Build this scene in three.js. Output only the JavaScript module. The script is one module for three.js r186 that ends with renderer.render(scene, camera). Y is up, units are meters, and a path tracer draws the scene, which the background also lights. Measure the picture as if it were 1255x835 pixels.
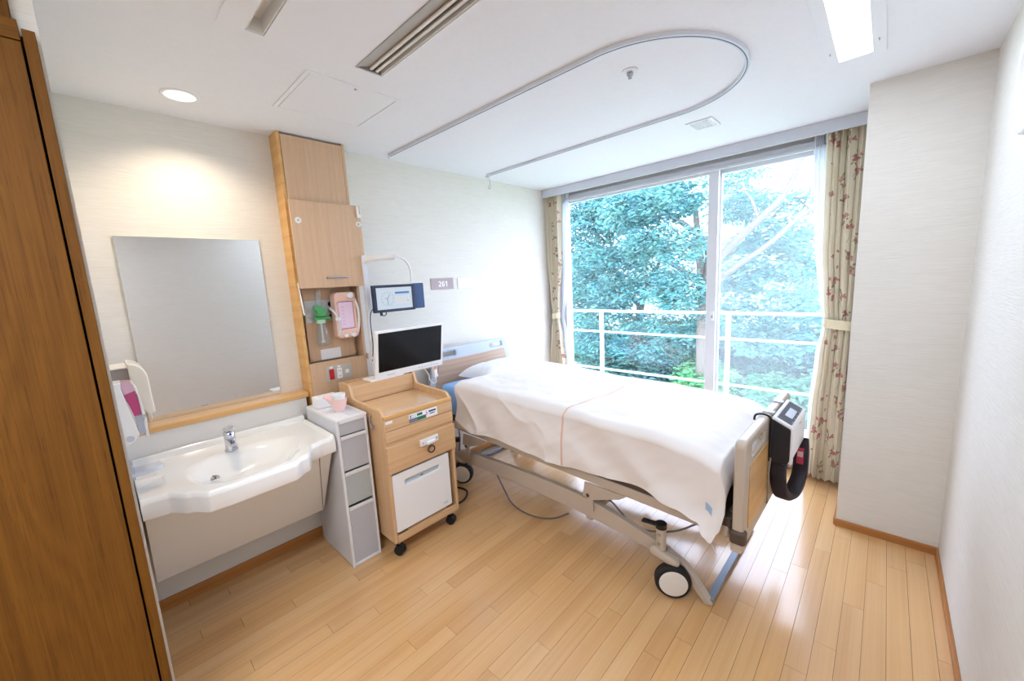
import * as THREE from 'three';
import { RoundedBoxGeometry } from 'three/addons/geometries/RoundedBoxGeometry.js';
import { mergeGeometries } from 'three/addons/utils/BufferGeometryUtils.js';
import { RectAreaLightUniformsLib } from 'three/addons/lights/RectAreaLightUniformsLib.js';

// ------------------------------------------------------------------ camera, sky, lights, exposure
const scene = new THREE.Scene();
const renderer = new THREE.WebGLRenderer();
renderer.toneMapping = THREE.LinearToneMapping;
renderer.toneMappingExposure = 1.16;
renderer.shadowMap.enabled = true;
RectAreaLightUniformsLib.init();

const H = 2.5;                                   // ceiling height
const camera = new THREE.PerspectiveCamera(81.725, 1255 / 835, 0.02, 200);
{
  const [a, p, r] = [-43.609, -8.6937, -2.9769].map((d) => d * Math.PI / 180);
  const F = new THREE.Vector3(Math.sin(a) * Math.cos(p), Math.sin(p), -Math.cos(a) * Math.cos(p));
  const right = new THREE.Vector3(Math.cos(a), 0, Math.sin(a)), up = right.clone().cross(F);
  const R = right.clone().multiplyScalar(Math.cos(r)).addScaledVector(up, Math.sin(r));
  const U = right.clone().multiplyScalar(-Math.sin(r)).addScaledVector(up, Math.cos(r));
  camera.position.set(2.70436, 1.58796, 3.40655);
  camera.quaternion.setFromRotationMatrix(new THREE.Matrix4().makeBasis(R, U, F.clone().negate()));
}
scene.add(camera);
scene.background = new THREE.Color().setRGB(0.78, 0.89, 1.16);      // bright overcast
scene.backgroundIntensity = 6.8;
const PANELS = [{ x0: 2.482, x1: 2.596, z0: 0.912, z1: 2.12, radiance: 19, color: new THREE.Color().setRGB(0.74, 0.85, 1.0) }, { x0: 2.1, x1: 2.3, z0: 3.75, z1: 4.85, radiance: 56, color: new THREE.Color().setRGB(0.84, 0.91, 1.0) }];  // second panel is an added fill light, unseen behind the camera
const DOWNLIGHTS = [{ x: 0.296, z: 2.993, cd: 2.6, color: 0xffecd2 }];
{
  for (const PANEL of PANELS) {
  const l = new THREE.RectAreaLight(PANEL.color, PANEL.radiance, PANEL.x1 - PANEL.x0, PANEL.z1 - PANEL.z0);
  l.position.set((PANEL.x0 + PANEL.x1) / 2, H - 0.004, (PANEL.z0 + PANEL.z1) / 2);
  l.lookAt(l.position.x, 0, l.position.z + 1e-4); l.name = 'ceiling_panel_lamp'; scene.add(l); }
  for (const d of DOWNLIGHTS) {
    const s = new THREE.SpotLight(d.color, d.cd, 0, 1.2, 0.8, 2);
    s.position.set(d.x, H - 0.006, d.z); s.target.position.set(d.x, 0, d.z); s.castShadow = true; s.shadow.radius = 1.6;
    s.name = 'downlight_lamp'; scene.add(s, s.target);
  }
}

// ------------------------------------------------------------------ helpers
const PI = Math.PI;
function rng(seed) { let s = seed >>> 0; return () => { s = (s + 0x6D2B79F5) | 0; let t = Math.imul(s ^ (s >>> 15), 1 | s); t = (t + Math.imul(t ^ (t >>> 7), 61 | t)) ^ t; return ((t ^ (t >>> 14)) >>> 0) / 4294967296; }; }
const hash = (x, y, s) => { let h = Math.imul(x, 374761393) ^ Math.imul(y, 668265263) ^ Math.imul(s, 1274126177); h = Math.imul(h ^ (h >>> 13), 1274126177); return ((h ^ (h >>> 16)) >>> 0) / 4294967296; };
const sm = (t) => t * t * (3 - 2 * t);
const ss = (a, b, x) => sm(Math.min(1, Math.max(0, (x - a) / (b - a))));
function vn(x, y, px, py, s) {                   // tileable value noise
  const x0 = Math.floor(x), y0 = Math.floor(y), fx = sm(x - x0), fy = sm(y - y0), m = (a, p) => ((a % p) + p) % p;
  const a = hash(m(x0, px), m(y0, py), s), b = hash(m(x0 + 1, px), m(y0, py), s), c = hash(m(x0, px), m(y0 + 1, py), s), d = hash(m(x0 + 1, px), m(y0 + 1, py), s);
  return a + (b - a) * fx + (c - a) * fy + (a - b - c + d) * fx * fy;
}
function fbm(u, v, fx, fy, s, oct = 4) { let t = 0, w = 0.5, n = 0; for (let i = 0; i < oct; i++) { t += w * vn(u * fx, v * fy, fx, fy, s + i); n += w; w *= 0.5; fx *= 2; fy *= 2; } return t / n; }
const lerp = (a, b, t) => a + (b - a) * t;
const interp = (pts, x) => { if (x <= pts[0][0]) return pts[0][1]; for (let i = 1; i < pts.length; i++) if (x <= pts[i][0]) return lerp(pts[i - 1][1], pts[i][1], sm((x - pts[i - 1][0]) / (pts[i][0] - pts[i - 1][0]))); return pts[pts.length - 1][1]; };

function tex(w, h, fn, srgb = true, sizeU = 1, sizeV = 1) {   // fn(u, v) -> [r,g,b] 0..255
  const d = new Uint8Array(w * h * 4);
  for (let y = 0; y < h; y++) for (let x = 0; x < w; x++) { const c = fn(x / w, y / h), i = (y * w + x) * 4; d[i] = c[0]; d[i + 1] = c[1]; d[i + 2] = c[2]; d[i + 3] = 255; }
  const t = new THREE.DataTexture(d, w, h, THREE.RGBAFormat);
  t.wrapS = t.wrapT = THREE.RepeatWrapping; t.magFilter = THREE.LinearFilter; t.minFilter = THREE.LinearMipmapLinearFilter; t.generateMipmaps = true;
  if (srgb) t.colorSpace = THREE.SRGBColorSpace;
  t.repeat.set(1 / sizeU, 1 / sizeV); t.needsUpdate = true;
  return t;
}
function canvasTex(w, h, draw) {
  const c = document.createElement('canvas'); c.width = w; c.height = h; const g = c.getContext('2d'); draw(g, w, h);
  const t = new THREE.CanvasTexture(c); t.colorSpace = THREE.SRGBColorSpace; return t;
}
const mix3 = (a, b, t) => [0, 1, 2].map((i) => Math.max(0, Math.min(255, a[i] + (b[i] - a[i]) * t)));
function woodTex(light, dark, { seed = 1, rings = 5, warp = 1.2, fine = 1, su = 0.5, sv = 1.0, w = 512, h = 512, pores = 0.5, ringAmp = 0.28, turned = false } = {}) {
  const f = (u, v) => {
    const wv = fbm(u, v, 3, 2, seed + 20, 3) * warp;
    const ring = 0.5 + 0.5 * Math.sin((u + wv * 0.25) * rings * 2 * PI * 2);
    const st = fbm(u, v, 90, 3, seed + 40, 3), st2 = fbm(u, v, 24, 2, seed + 60, 3);
    const pore = vn(u * 220, v * 22, 220, 22, seed + 80) > 0.74 ? pores : 0;
    let t = ringAmp * ring + 0.34 * st * fine + 0.42 * st2 + 0.3 * pore - 0.16;
    return mix3(light, dark, Math.max(0, Math.min(1.15, t)));
  };
  const t = tex(w, h, turned ? (u, v) => f(v, u) : f, true, turned ? sv : su, turned ? su : sv);
  return t;
}
const grey = (x) => { const v = Math.max(0, Math.min(255, x)); return [v, v, v]; };

function uvm(g) {                                // uv in metres, by the way each face points
  if (g.index) g = g.toNonIndexed();
  const p = g.attributes.position, n = g.attributes.normal, uv = new Float32Array(p.count * 2);
  for (let i = 0; i < p.count; i += 3) {
    const ax = Math.abs(n.getX(i) + n.getX(i + 1) + n.getX(i + 2)), ay = Math.abs(n.getY(i) + n.getY(i + 1) + n.getY(i + 2)), az = Math.abs(n.getZ(i) + n.getZ(i + 1) + n.getZ(i + 2));
    for (let k = i; k < i + 3; k++) {
      const x = p.getX(k), y = p.getY(k), z = p.getZ(k);
      if (ax >= ay && ax >= az) { uv[2 * k] = z; uv[2 * k + 1] = y; } else if (ay >= az) { uv[2 * k] = z; uv[2 * k + 1] = x; } else { uv[2 * k] = x; uv[2 * k + 1] = y; }
    }
  }
  g.setAttribute('uv', new THREE.BufferAttribute(uv, 2));
  return g;
}
const box = (w, h, d) => uvm(new THREE.BoxGeometry(w, h, d));
const rbox = (w, h, d, r = 0.004, s = 2) => uvm(new RoundedBoxGeometry(w, h, d, s, Math.min(r, w / 2.01, h / 2.01, d / 2.01)));
const cyl = (r, h, s = 24, r2 = r) => new THREE.CylinderGeometry(r2, r, h, s);
const lathe = (pts, s = 32) => new THREE.LatheGeometry(pts.map((p) => new THREE.Vector2(p[0], p[1])), s);
const V = (a) => new THREE.Vector3(...a);
const tube = (pts, r, n = 40, s = 8, closed = false) => new THREE.TubeGeometry(new THREE.CatmullRomCurve3(pts.map(V), closed, 'centripetal'), n, r, s, closed);
function extr(shape, depth, bevel = 0, seg = 2, curve = 12) { return new THREE.ExtrudeGeometry(shape, { depth: depth - 2 * bevel, bevelEnabled: bevel > 0, bevelSize: bevel, bevelThickness: bevel, bevelOffset: -bevel, bevelSegments: seg, curveSegments: curve }).translate(0, 0, bevel); }
const poly = (pts) => new THREE.Shape(pts.map((p) => new THREE.Vector2(p[0], p[1])));
function roundPoly(pts, r, path = new THREE.Shape()) {         // polygon with rounded corners; r may be a list
  const n = pts.length;
  for (let i = 0; i < n; i++) {
    const p = new THREE.Vector2(...pts[i]), a = new THREE.Vector2(...pts[(i + n - 1) % n]), b = new THREE.Vector2(...pts[(i + 1) % n]), q = Array.isArray(r) ? r[i] : r;
    const s = p.clone().add(a.clone().sub(p).setLength(q)), e = p.clone().add(b.clone().sub(p).setLength(q));
    if (i) path.lineTo(s.x, s.y); else path.moveTo(s.x, s.y);
    path.quadraticCurveTo(p.x, p.y, e.x, e.y);
  }
  path.closePath(); return path;
}
const rrect = (x0, y0, x1, y1, r, path) => roundPoly([[x0, y0], [x1, y0], [x1, y1], [x0, y1]], r, path);
function surf(fn, nu, nv) {                      // grid surface, fn(u,v) -> [x,y,z], 0..1
  const pos = [], uv = [], idx = [];
  for (let j = 0; j <= nv; j++) for (let i = 0; i <= nu; i++) { pos.push(...fn(i / nu, j / nv)); uv.push(i / nu, j / nv); }
  for (let j = 0; j < nv; j++) for (let i = 0; i < nu; i++) { const a = j * (nu + 1) + i, b = a + 1, c = a + nu + 1, d = c + 1; idx.push(a, b, d, a, d, c); }
  const g = new THREE.BufferGeometry(); g.setAttribute('position', new THREE.Float32BufferAttribute(pos, 3)); g.setAttribute('uv', new THREE.Float32BufferAttribute(uv, 2)); g.setIndex(idx); g.computeVertexNormals(); return g;
}
const rot = (g, x = 0, y = 0, z = 0) => g.rotateX(x).rotateY(y).rotateZ(z);
const merge = (list) => mergeGeometries(list.map((g) => { g = g.index ? g.toNonIndexed() : g; if (!g.attributes.uv) g.setAttribute('uv', new THREE.BufferAttribute(new Float32Array(g.attributes.position.count * 2), 2)); return g; }));

// things and parts. Parts are placed in world metres; put() takes off the place of their parent
const off = new Map(), used = new Map();
function numbered(n) { const k = used.get(n) ?? 0; used.set(n, k + 1); return k ? `${n}_${String(k).padStart(3, '0')}` : n; }
function tag(o, label, category, group, kind) { Object.assign(o.userData, { label, category }); if (group) o.userData.group = group; if (kind) o.userData.kind = kind; return o; }
function thing(name, label, category, base = [0, 0, 0], group) {
  const o = new THREE.Group(); o.name = numbered(name); o.position.set(...base); off.set(o, base); scene.add(o); return tag(o, label, category, group);
}
function struct(name, label, category, base = [0, 0, 0]) { const o = thing(name, label, category, base); o.userData.kind = 'structure'; return o; }
function put(parent, name, geo, mat, at = [0, 0, 0], r = [0, 0, 0], label) {
  const m = new THREE.Mesh(geo, mat), b = off.get(parent) ?? [0, 0, 0];
  m.name = name; m.position.set(at[0] - b[0], at[1] - b[1], at[2] - b[2]); m.rotation.set(...r); m.castShadow = m.receiveShadow = true;
  off.set(m, at); parent.add(m); if (label) m.userData.label = label; return m;
}
function solo(name, label, category, geo, mat, at = [0, 0, 0], r = [0, 0, 0], group) {   // a thing that is one mesh
  const m = new THREE.Mesh(geo, mat); m.name = numbered(name); m.position.set(...at); m.rotation.set(...r); m.castShadow = m.receiveShadow = true; off.set(m, at); scene.add(m); return tag(m, label, category, group);
}
function structMesh(name, label, category, geo, mat, at, r) { const m = solo(name, label, category, geo, mat, at, r); m.userData.kind = 'structure'; return m; }
// box given by its corners
const span = (x0, x1, y0, y1, z0, z1) => [x1 - x0, y1 - y0, z1 - z0];
const mid = (x0, x1, y0, y1, z0, z1) => [(x0 + x1) / 2, (y0 + y1) / 2, (z0 + z1) / 2];
const slab = (p, name, mat, c, r = 0, label) => put(p, name, r ? rbox(...span(...c), r) : box(...span(...c)), mat, mid(...c), [0, 0, 0], label);

// ------------------------------------------------------------------ materials
const std = (o) => new THREE.MeshStandardMaterial(o), phys = (o) => new THREE.MeshPhysicalMaterial(o);
const C = (r, g, b) => new THREE.Color().setRGB(r / 255, g / 255, b / 255, THREE.SRGBColorSpace);
const paperTex = tex(512, 512, (u, v) => { const s = fbm(u, v, 10, 190, 3, 2), t = fbm(u, v, 4, 4, 9, 3); const k = 0.5 * (s - 0.5) + 0.12 * (t - 0.5); return mix3([240, 237, 231], [222, 217, 208], 0.4 + k); }, true, 0.6, 0.6);
const paperBump = tex(512, 512, (u, v) => grey(255 * fbm(u, v, 10, 190, 3, 2)), false, 0.6, 0.6);
const plasterTex = tex(256, 256, (u, v) => grey(249 + 3 * (fbm(u, v, 40, 40, 5, 3) - 0.5)), true, 0.7, 0.7);
const oakDoor = woodTex([126, 82, 24], [88, 52, 8], { seed: 11, rings: 4, warp: 2.6, fine: 1.3, ringAmp: 0.2, su: 0.36, sv: 1.5, pores: 0.8 });
const oakDoorH = woodTex([126, 82, 24], [88, 52, 8], { seed: 13, rings: 4, warp: 1.2, fine: 1.3, ringAmp: 0.2, su: 0.3, sv: 1.5, pores: 0.8, turned: true });
const oakPanel = woodTex([220, 186, 154], [194, 156, 122], { seed: 31, ringAmp: 0.08, rings: 4, warp: 0.4, su: 0.3, sv: 0.9, pores: 0.5 });
const oakCabinet = woodTex([222, 184, 142], [198, 154, 110], { seed: 51, ringAmp: 0.1, rings: 3, warp: 0.6, su: 0.3, sv: 0.9, pores: 0.35 });
const oakCabinetH = woodTex([222, 184, 142], [198, 154, 110], { seed: 53, ringAmp: 0.1, rings: 3, warp: 0.6, su: 0.3, sv: 0.9, pores: 0.35, turned: true });
const oakShelf = woodTex([232, 186, 122], [204, 150, 86], { seed: 71, rings: 2, warp: 0.5, su: 0.3, sv: 0.9, pores: 0.2, turned: true });
const oakBase = woodTex([196, 136, 76], [160, 98, 46], { seed: 91, rings: 2, warp: 0.5, su: 0.25, sv: 1.0, pores: 0.2, turned: true });
const bedWood = woodTex([206, 180, 160], [176, 144, 122], { seed: 101, rings: 3, warp: 0.6, su: 0.25, sv: 0.9, pores: 0.4, turned: true });
const M = {
  wall: std({ map: paperTex, bumpMap: paperBump, bumpScale: 0.0006, roughness: 0.92 }),
  ceiling: std({ map: plasterTex, color: C(247, 249, 254), roughness: 0.95 }),
  fitting: std({ color: C(241, 243, 248), roughness: 0.6 }),
  white: std({ color: C(243, 243, 244), roughness: 0.5 }),
  whiteGloss: phys({ color: C(240, 240, 241), roughness: 0.22, clearcoat: 0.4, clearcoatRoughness: 0.08 }),
  porcelain: phys({ color: C(243, 243, 242), roughness: 0.12, clearcoat: 0.7, clearcoatRoughness: 0.05 }),
  offwhite: std({ color: C(234, 231, 226), roughness: 0.5 }),
  cream: phys({ color: C(236, 230, 216), roughness: 0.3, clearcoat: 0.3 }),
  alu: std({ color: C(226, 229, 236), roughness: 0.4, metalness: 0.1 }),
  chrome: std({ color: C(215, 218, 224), roughness: 0.12, metalness: 1 }),
  steel: std({ color: C(170, 178, 190), roughness: 0.35, metalness: 0.9 }),
  black: std({ color: C(26, 26, 28), roughness: 0.5 }),
  rubber: std({ color: C(22, 22, 24), roughness: 0.7 }),
  taupe: std({ color: C(198, 184, 170), roughness: 0.3 }),
  taupeDark: std({ color: C(84, 70, 62), roughness: 0.55 }),
  coolLitGrey: std({ color: C(196, 206, 222), roughness: 0.4 }),  // headboard frame: cool daylight put into its colour; pump hooks reuse it
  door: phys({ map: oakDoor, roughness: 0.6, specularIntensity: 0.5 }),
  doorH: phys({ map: oakDoorH, roughness: 0.6, specularIntensity: 0.5 }),
  panel: std({ map: oakPanel, roughness: 0.5 }),
  cabinet: std({ map: oakCabinet, roughness: 0.45 }),
  cabinetH: std({ map: oakCabinetH, roughness: 0.42 }),
  shelf: phys({ map: oakShelf, roughness: 0.3, clearcoat: 0.5, clearcoatRoughness: 0.1 }),
  base: std({ map: oakBase, roughness: 0.45 }),
  bedWood: std({ map: bedWood, roughness: 0.45 }),
  glass: phys({ color: 0xffffff, transmission: 1, thickness: 0, roughness: 0, ior: 1.45 }),
  mirror: std({ color: C(226, 228, 230), roughness: 0.02, metalness: 1 }),
};
// ------------------------------------------------------------------ the room
const W = 3.006, XC = 2.577, ZC = 0.476, ZL = 3.398, ZW = -0.2, ZE = 5.0, XW = 1.1;   // right wall, pillar, near wall, window wall, entry end, wardrobe front

{ // floor of narrow maple planks
  const floor = struct('floor', 'glossy maple plank floor of narrow staggered boards', 'floor');
  slab(floor, 'subfloor', std({ color: C(120, 82, 48), roughness: 0.9 }), [-0.15, W + 0.15, -0.12, -0.013, -0.35, ZE + 0.1]);
  const maple = woodTex([230, 188, 136], [208, 158, 104], { seed: 211, rings: 1, warp: 1.4, fine: 0.9, su: 0.32, sv: 1.6, pores: 0.12, turned: true });
  const tones = [[255, 255, 255], [250, 245, 238], [255, 251, 244], [243, 236, 227], [251, 247, 243]].map((t) => phys({ map: maple, color: C(...t), roughness: 0.3, clearcoat: 1, clearcoatRoughness: 0.14 }));
  const cache = new Map(), r = rng(5), PW = 0.075, PL = 0.9;
  for (let k = -36; 2.656 + PW * (k + 1) < W + PW; k++) {
    const x0 = Math.max(-0.02, 2.656 + PW * k), x1 = Math.min(W + 0.01, x0 + PW);
    if (x1 - x0 < 0.01) continue;
    const cx = (x0 + x1) / 2, za = cx > XC ? ZC - 0.02 : ZW, zb = cx < XW - 0.05 ? ZL + 0.01 : ZE;
    let j = 1.221 - 0.22 * k + (hash(k, 3, 7) - 0.5) * 0.16; while (j > za) j -= PL;
    for (let a = j; a < zb; a += PL) {
      const s = Math.max(a, za), e = Math.min(a + PL, zb); if (e - s < 0.02) continue;
      const v = Math.floor(r() * 8), key = `${(x1 - x0).toFixed(3)}_${(e - s).toFixed(3)}_${v}`;
      if (!cache.has(key)) { const g = box(x1 - x0 - 0.0012, 0.012, e - s - 0.0012), uv = g.attributes.uv; for (let i = 0; i < uv.count; i++) uv.setXY(i, uv.getX(i) + v * 0.377, uv.getY(i) + v * 0.043); cache.set(key, g); }
      put(floor, 'plank', cache.get(key), tones[Math.floor(r() * tones.length)], [cx, -0.006, (s + e) / 2]);
    }
  }
}
{ // ceiling with openings for the air conditioner
  const c = struct('ceiling', 'smooth white plaster ceiling', 'ceiling');
  const holes = [[1.02, 1.92, 2.845, 2.905], [1.035, 1.92, 2.395, 2.515], [1.744, 1.855, 0.547, 0.678]];
  const s = poly([[-0.15, -0.35], [W + 0.15, -0.35], [W + 0.15, ZE + 0.1], [-0.15, ZE + 0.1]]);
  for (const [x0, x1, z0, z1] of holes) s.holes.push(new THREE.Path([[x0, z0], [x0, z1], [x1, z1], [x1, z0]].map((p) => new THREE.Vector2(...p))));
  put(c, 'plaster', uvm(rot(extr(s, 0.12), PI / 2)), M.ceiling, [0, H + 0.12, 0]);
}
// left wall: behind the bed and the mirror, with the built-out part under the mirror shelf
structMesh('wall_left', 'cream wallpapered wall behind bed head and mirror', 'wall', box(0.15, H, ZL + 0.35), M.wall, [-0.075, H / 2, (ZL - 0.35) / 2]);
structMesh('wall_basin', 'white wall panel built out behind the washbasin', 'wall', box(0.11, 0.935, ZL - 2.575), M.offwhite, [0.055, 0.4675, (ZL + 2.575) / 2]);
// window wall round its opening
const WX0 = 0.11, WX1 = 2.5, WY0 = 0.06, WY1 = 2.42;
{
  const w = struct('wall_back', 'cream wall round the wide window', 'wall');
  slab(w, 'jamb_wall', M.wall, [0, WX0, 0, H, -0.35, ZW]); slab(w, 'jamb_wall', M.wall, [WX1, XC, 0, H, -0.35, ZW]);
  slab(w, 'sill_wall', M.wall, [WX0, WX1, -0.3, WY0, -0.35, ZW]); slab(w, 'lintel', M.wall, [WX0, WX1, WY1, H, -0.35, ZW]);
}
structMesh('wall_pillar', 'cream wallpapered pillar beside the floral curtain', 'wall', box(W - XC + 0.1, H, ZC + 0.35), M.wall, [(XC + W + 0.1) / 2, H / 2, (ZC - 0.35) / 2]);
structMesh('wall_right', 'pale wallpapered wall on the right with round clock', 'wall', box(0.15, H, ZE + 0.1 - ZC), M.wall, [W + 0.075, H / 2, (ZC + ZE + 0.1) / 2]);
{ const w = struct('wall_near', 'cream wall carrying the soap dispenser', 'wall', [0.5, 0, ZL]); slab(w, 'wall_body', M.wall, [0, 0.498, 0, H, ZL, ZL + 0.1]); slab(w, 'wall_facing', M.wall, [0.4985, XW - 0.05, 0, 2.27, ZL, ZL + 0.0065]); slab(w, 'wall_above', M.wall, [0.4985, XW - 0.05, 2.27, H, ZL, ZL + 0.042]); }
structMesh('wall_entry', 'pale wall at the end of the entrance', 'wall', box(W - 0.4, H, 0.1), M.wall, [(W + 0.4) / 2, H / 2, ZE + 0.05]);
structMesh('wall_closet', 'wall behind the wardrobe', 'wall', box(0.1, H, ZE - ZL - 0.1), M.wall, [0.45, H / 2, (ZE + ZL + 0.1) / 2]);
{ // entrance door behind the camera
  const d = struct('door_1', 'oak sliding door at the end of the entrance', 'door', [2.1, 0, ZE]);
  slab(d, 'door_leaf', M.door, [1.6, 2.65, 0.005, 2.05, ZE - 0.03, ZE - 0.001]); put(d, 'door_handle', cyl(0.014, 0.5, 16), M.steel, [1.72, 1.05, ZE - 0.06]);
}
// baseboards
structMesh('baseboard_basin', 'oak baseboard under the washbasin', 'baseboard', rbox(0.012, 0.062, ZL - 2.58, 0.003), M.base, [0.116, 0.031, (ZL + 2.58) / 2]);
structMesh('baseboard_left', 'oak baseboard behind the bed', 'baseboard', rbox(0.012, 0.062, 2.56 - ZW, 0.003), M.base, [0.006, 0.031, (2.56 + ZW) / 2]);
structMesh('baseboard_pillar', 'oak baseboard along the pillar front', 'baseboard', rbox(W - XC + 0.006, 0.045, 0.012, 0.003), M.base, [(XC - 0.006 + W) / 2, 0.0225, ZC + 0.006]);
structMesh('baseboard_pillar_side', 'oak baseboard along the pillar side by the curtain', 'baseboard', rbox(0.012, 0.045, ZC - ZW, 0.003), M.base, [XC - 0.006, 0.0225, (ZC + ZW) / 2]);
structMesh('baseboard_right', 'oak baseboard along the right wall', 'baseboard', rbox(0.012, 0.045, ZE - ZC - 0.02, 0.003), M.base, [W - 0.006, 0.0225, (ZE + ZC) / 2]);
// curtain box board under the ceiling
structMesh('trim_1', 'pale grey curtain box board along the window head', 'trim', rbox(XC, 0.076, 0.02, 0.003), std({ color: C(214, 219, 228), roughness: 0.6 }), [XC / 2, H - 0.038, -0.01]);

{ // window: white aluminium frame with two sliding sashes
  const w = struct('window_1', 'wide white aluminium sliding window with two tall panes', 'window', [1.3, 0, ZW]);
  const F = M.alu, z0 = -0.235, z1 = -0.12;
  slab(w, 'head_frame', F, [WX0, WX1, 2.375, WY1, z0, z1], 0.003); slab(w, 'sill_frame', F, [WX0, WX1, WY0, 0.1, z0, z1], 0.003);
  slab(w, 'jamb_frame', F, [WX0, WX0 + 0.04, 0.1, 2.375, z0, z1], 0.003); slab(w, 'jamb_frame', F, [WX1 - 0.04, WX1, 0.1, 2.375, z0, z1], 0.003);
  slab(w, 'head_track', F, [WX0, WX1, 2.36, 2.378, z1, z1 + 0.022], 0.003);
  const sash = (x0, x1, za, zb, sl, sr) => {
    const s = put(w, 'sash', rbox(x1 - x0, 0.035, zb - za, 0.003), F, [(x0 + x1) / 2, 2.36, (za + zb) / 2], [0, 0, 0], 'sliding sash frame');
    slab(s, 'bottom_rail', F, [x0, x1, 0.1, 0.16, za, zb], 0.003);
    slab(s, 'stile', F, [x0, x0 + sl, 0.16, 2.345, za, zb], 0.003); slab(s, 'stile', F, [x1 - sr, x1, 0.16, 2.345, za, zb], 0.003);
    slab(s, 'pane', M.glass, [x0 + sl - 0.004, x1 - sr + 0.004, 0.155, 2.348, (za + zb) / 2 - 0.0005, (za + zb) / 2 + 0.0005]);
    return s;
  };
  const a = sash(WX0 + 0.03, 1.687, -0.165, -0.128, 0.05, 0.076); sash(1.625, WX1 - 0.03, -0.222, -0.185, 0.07, 0.05);
  slab(a, 'latch', M.white, [1.655, 1.679, 1.165, 1.245, -0.128, -0.112], 0.004); slab(a, 'latch_lever', M.steel, [1.662, 1.672, 1.19, 1.215, -0.112, -0.1], 0.002);
  // insect screen of fine pale mesh outside the right-hand sash
  const mesh = phys({ color: C(240, 247, 252), roughness: 1, transmission: 0.75, thickness: 0, transparent: true, opacity: 0.07, side: THREE.DoubleSide });
  const sc = put(w, 'insect_screen', rbox(0.83, 0.03, 0.012, 0.003), F, [2.065, 0.125, -0.2305], [0, 0, 0], 'fine pale insect screen');
  slab(sc, 'screen_mesh', mesh, [1.655, 2.475, 0.14, 2.37, -0.2312, -0.2306]);
}
{ // near the ceiling corner: wall switch beside the curtain
  const p = thing('socket_plate', 'small white wall socket plate beside the left curtain', 'socket', [0, 1.06, 0.07]);
  slab(p, 'plate', M.white, [0, 0.008, 1.0, 1.12, 0.035, 0.105], 0.003); slab(p, 'outlet', M.offwhite, [0.008, 0.011, 1.035, 1.085, 0.052, 0.088], 0.001);
}
// ------------------------------------------------------------------ ceiling fittings
const glow = (c, k) => std({ color: C(240, 240, 240), emissive: new THREE.Color(c), emissiveIntensity: k, roughness: 0.5 });
PANELS.forEach((PANEL, i) => {
  const { x0, x1, z0, z1 } = PANEL, l = thing('ceiling_light', i ? 'added lit ceiling panel over the entrance, unseen fill light' : 'lit white rectangular ceiling light panel beside the pillar', 'light', [(x0 + x1) / 2, H, (z0 + z1) / 2]);
  slab(l, 'diffuser', glow(PANEL.color, 1.8), [x0, x1, H - 0.0025, H - 0.0005, z0, z1]);
  for (const [a, b] of [[x0 - 0.045, x0], [x1, x1 + 0.045]]) { slab(l, 'frame', M.fitting, [a, b, H - 0.006, H, z0 - 0.03, z1 + 0.03], 0.002); put(l, 'spring_clip', rbox(0.004, 0.004, 0.02, 0.001), M.steel, [(a + b) / 2, H - 0.008, z0 + 0.12]); }
  for (const [a, b] of [[z0 - 0.03, z0], [z1, z1 + 0.03]]) slab(l, 'frame', M.fitting, [x0, x1, H - 0.006, H, a, b], 0.002);
});
DOWNLIGHTS.forEach((d) => {
  const l = thing('downlight', 'round recessed downlight glowing above the mirror', 'light', [d.x, H, d.z]);
  put(l, 'trim_ring', lathe([[0.058, 0], [0.058, -0.004], [0.066, -0.006], [0.073, -0.003], [0.073, 0]], 48), M.fitting, [d.x, H, d.z]);
  put(l, 'lamp_disc', cyl(0.058, 0.002, 40), glow(d.color, 1.6), [d.x, H - 0.002, d.z]);
});
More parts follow.
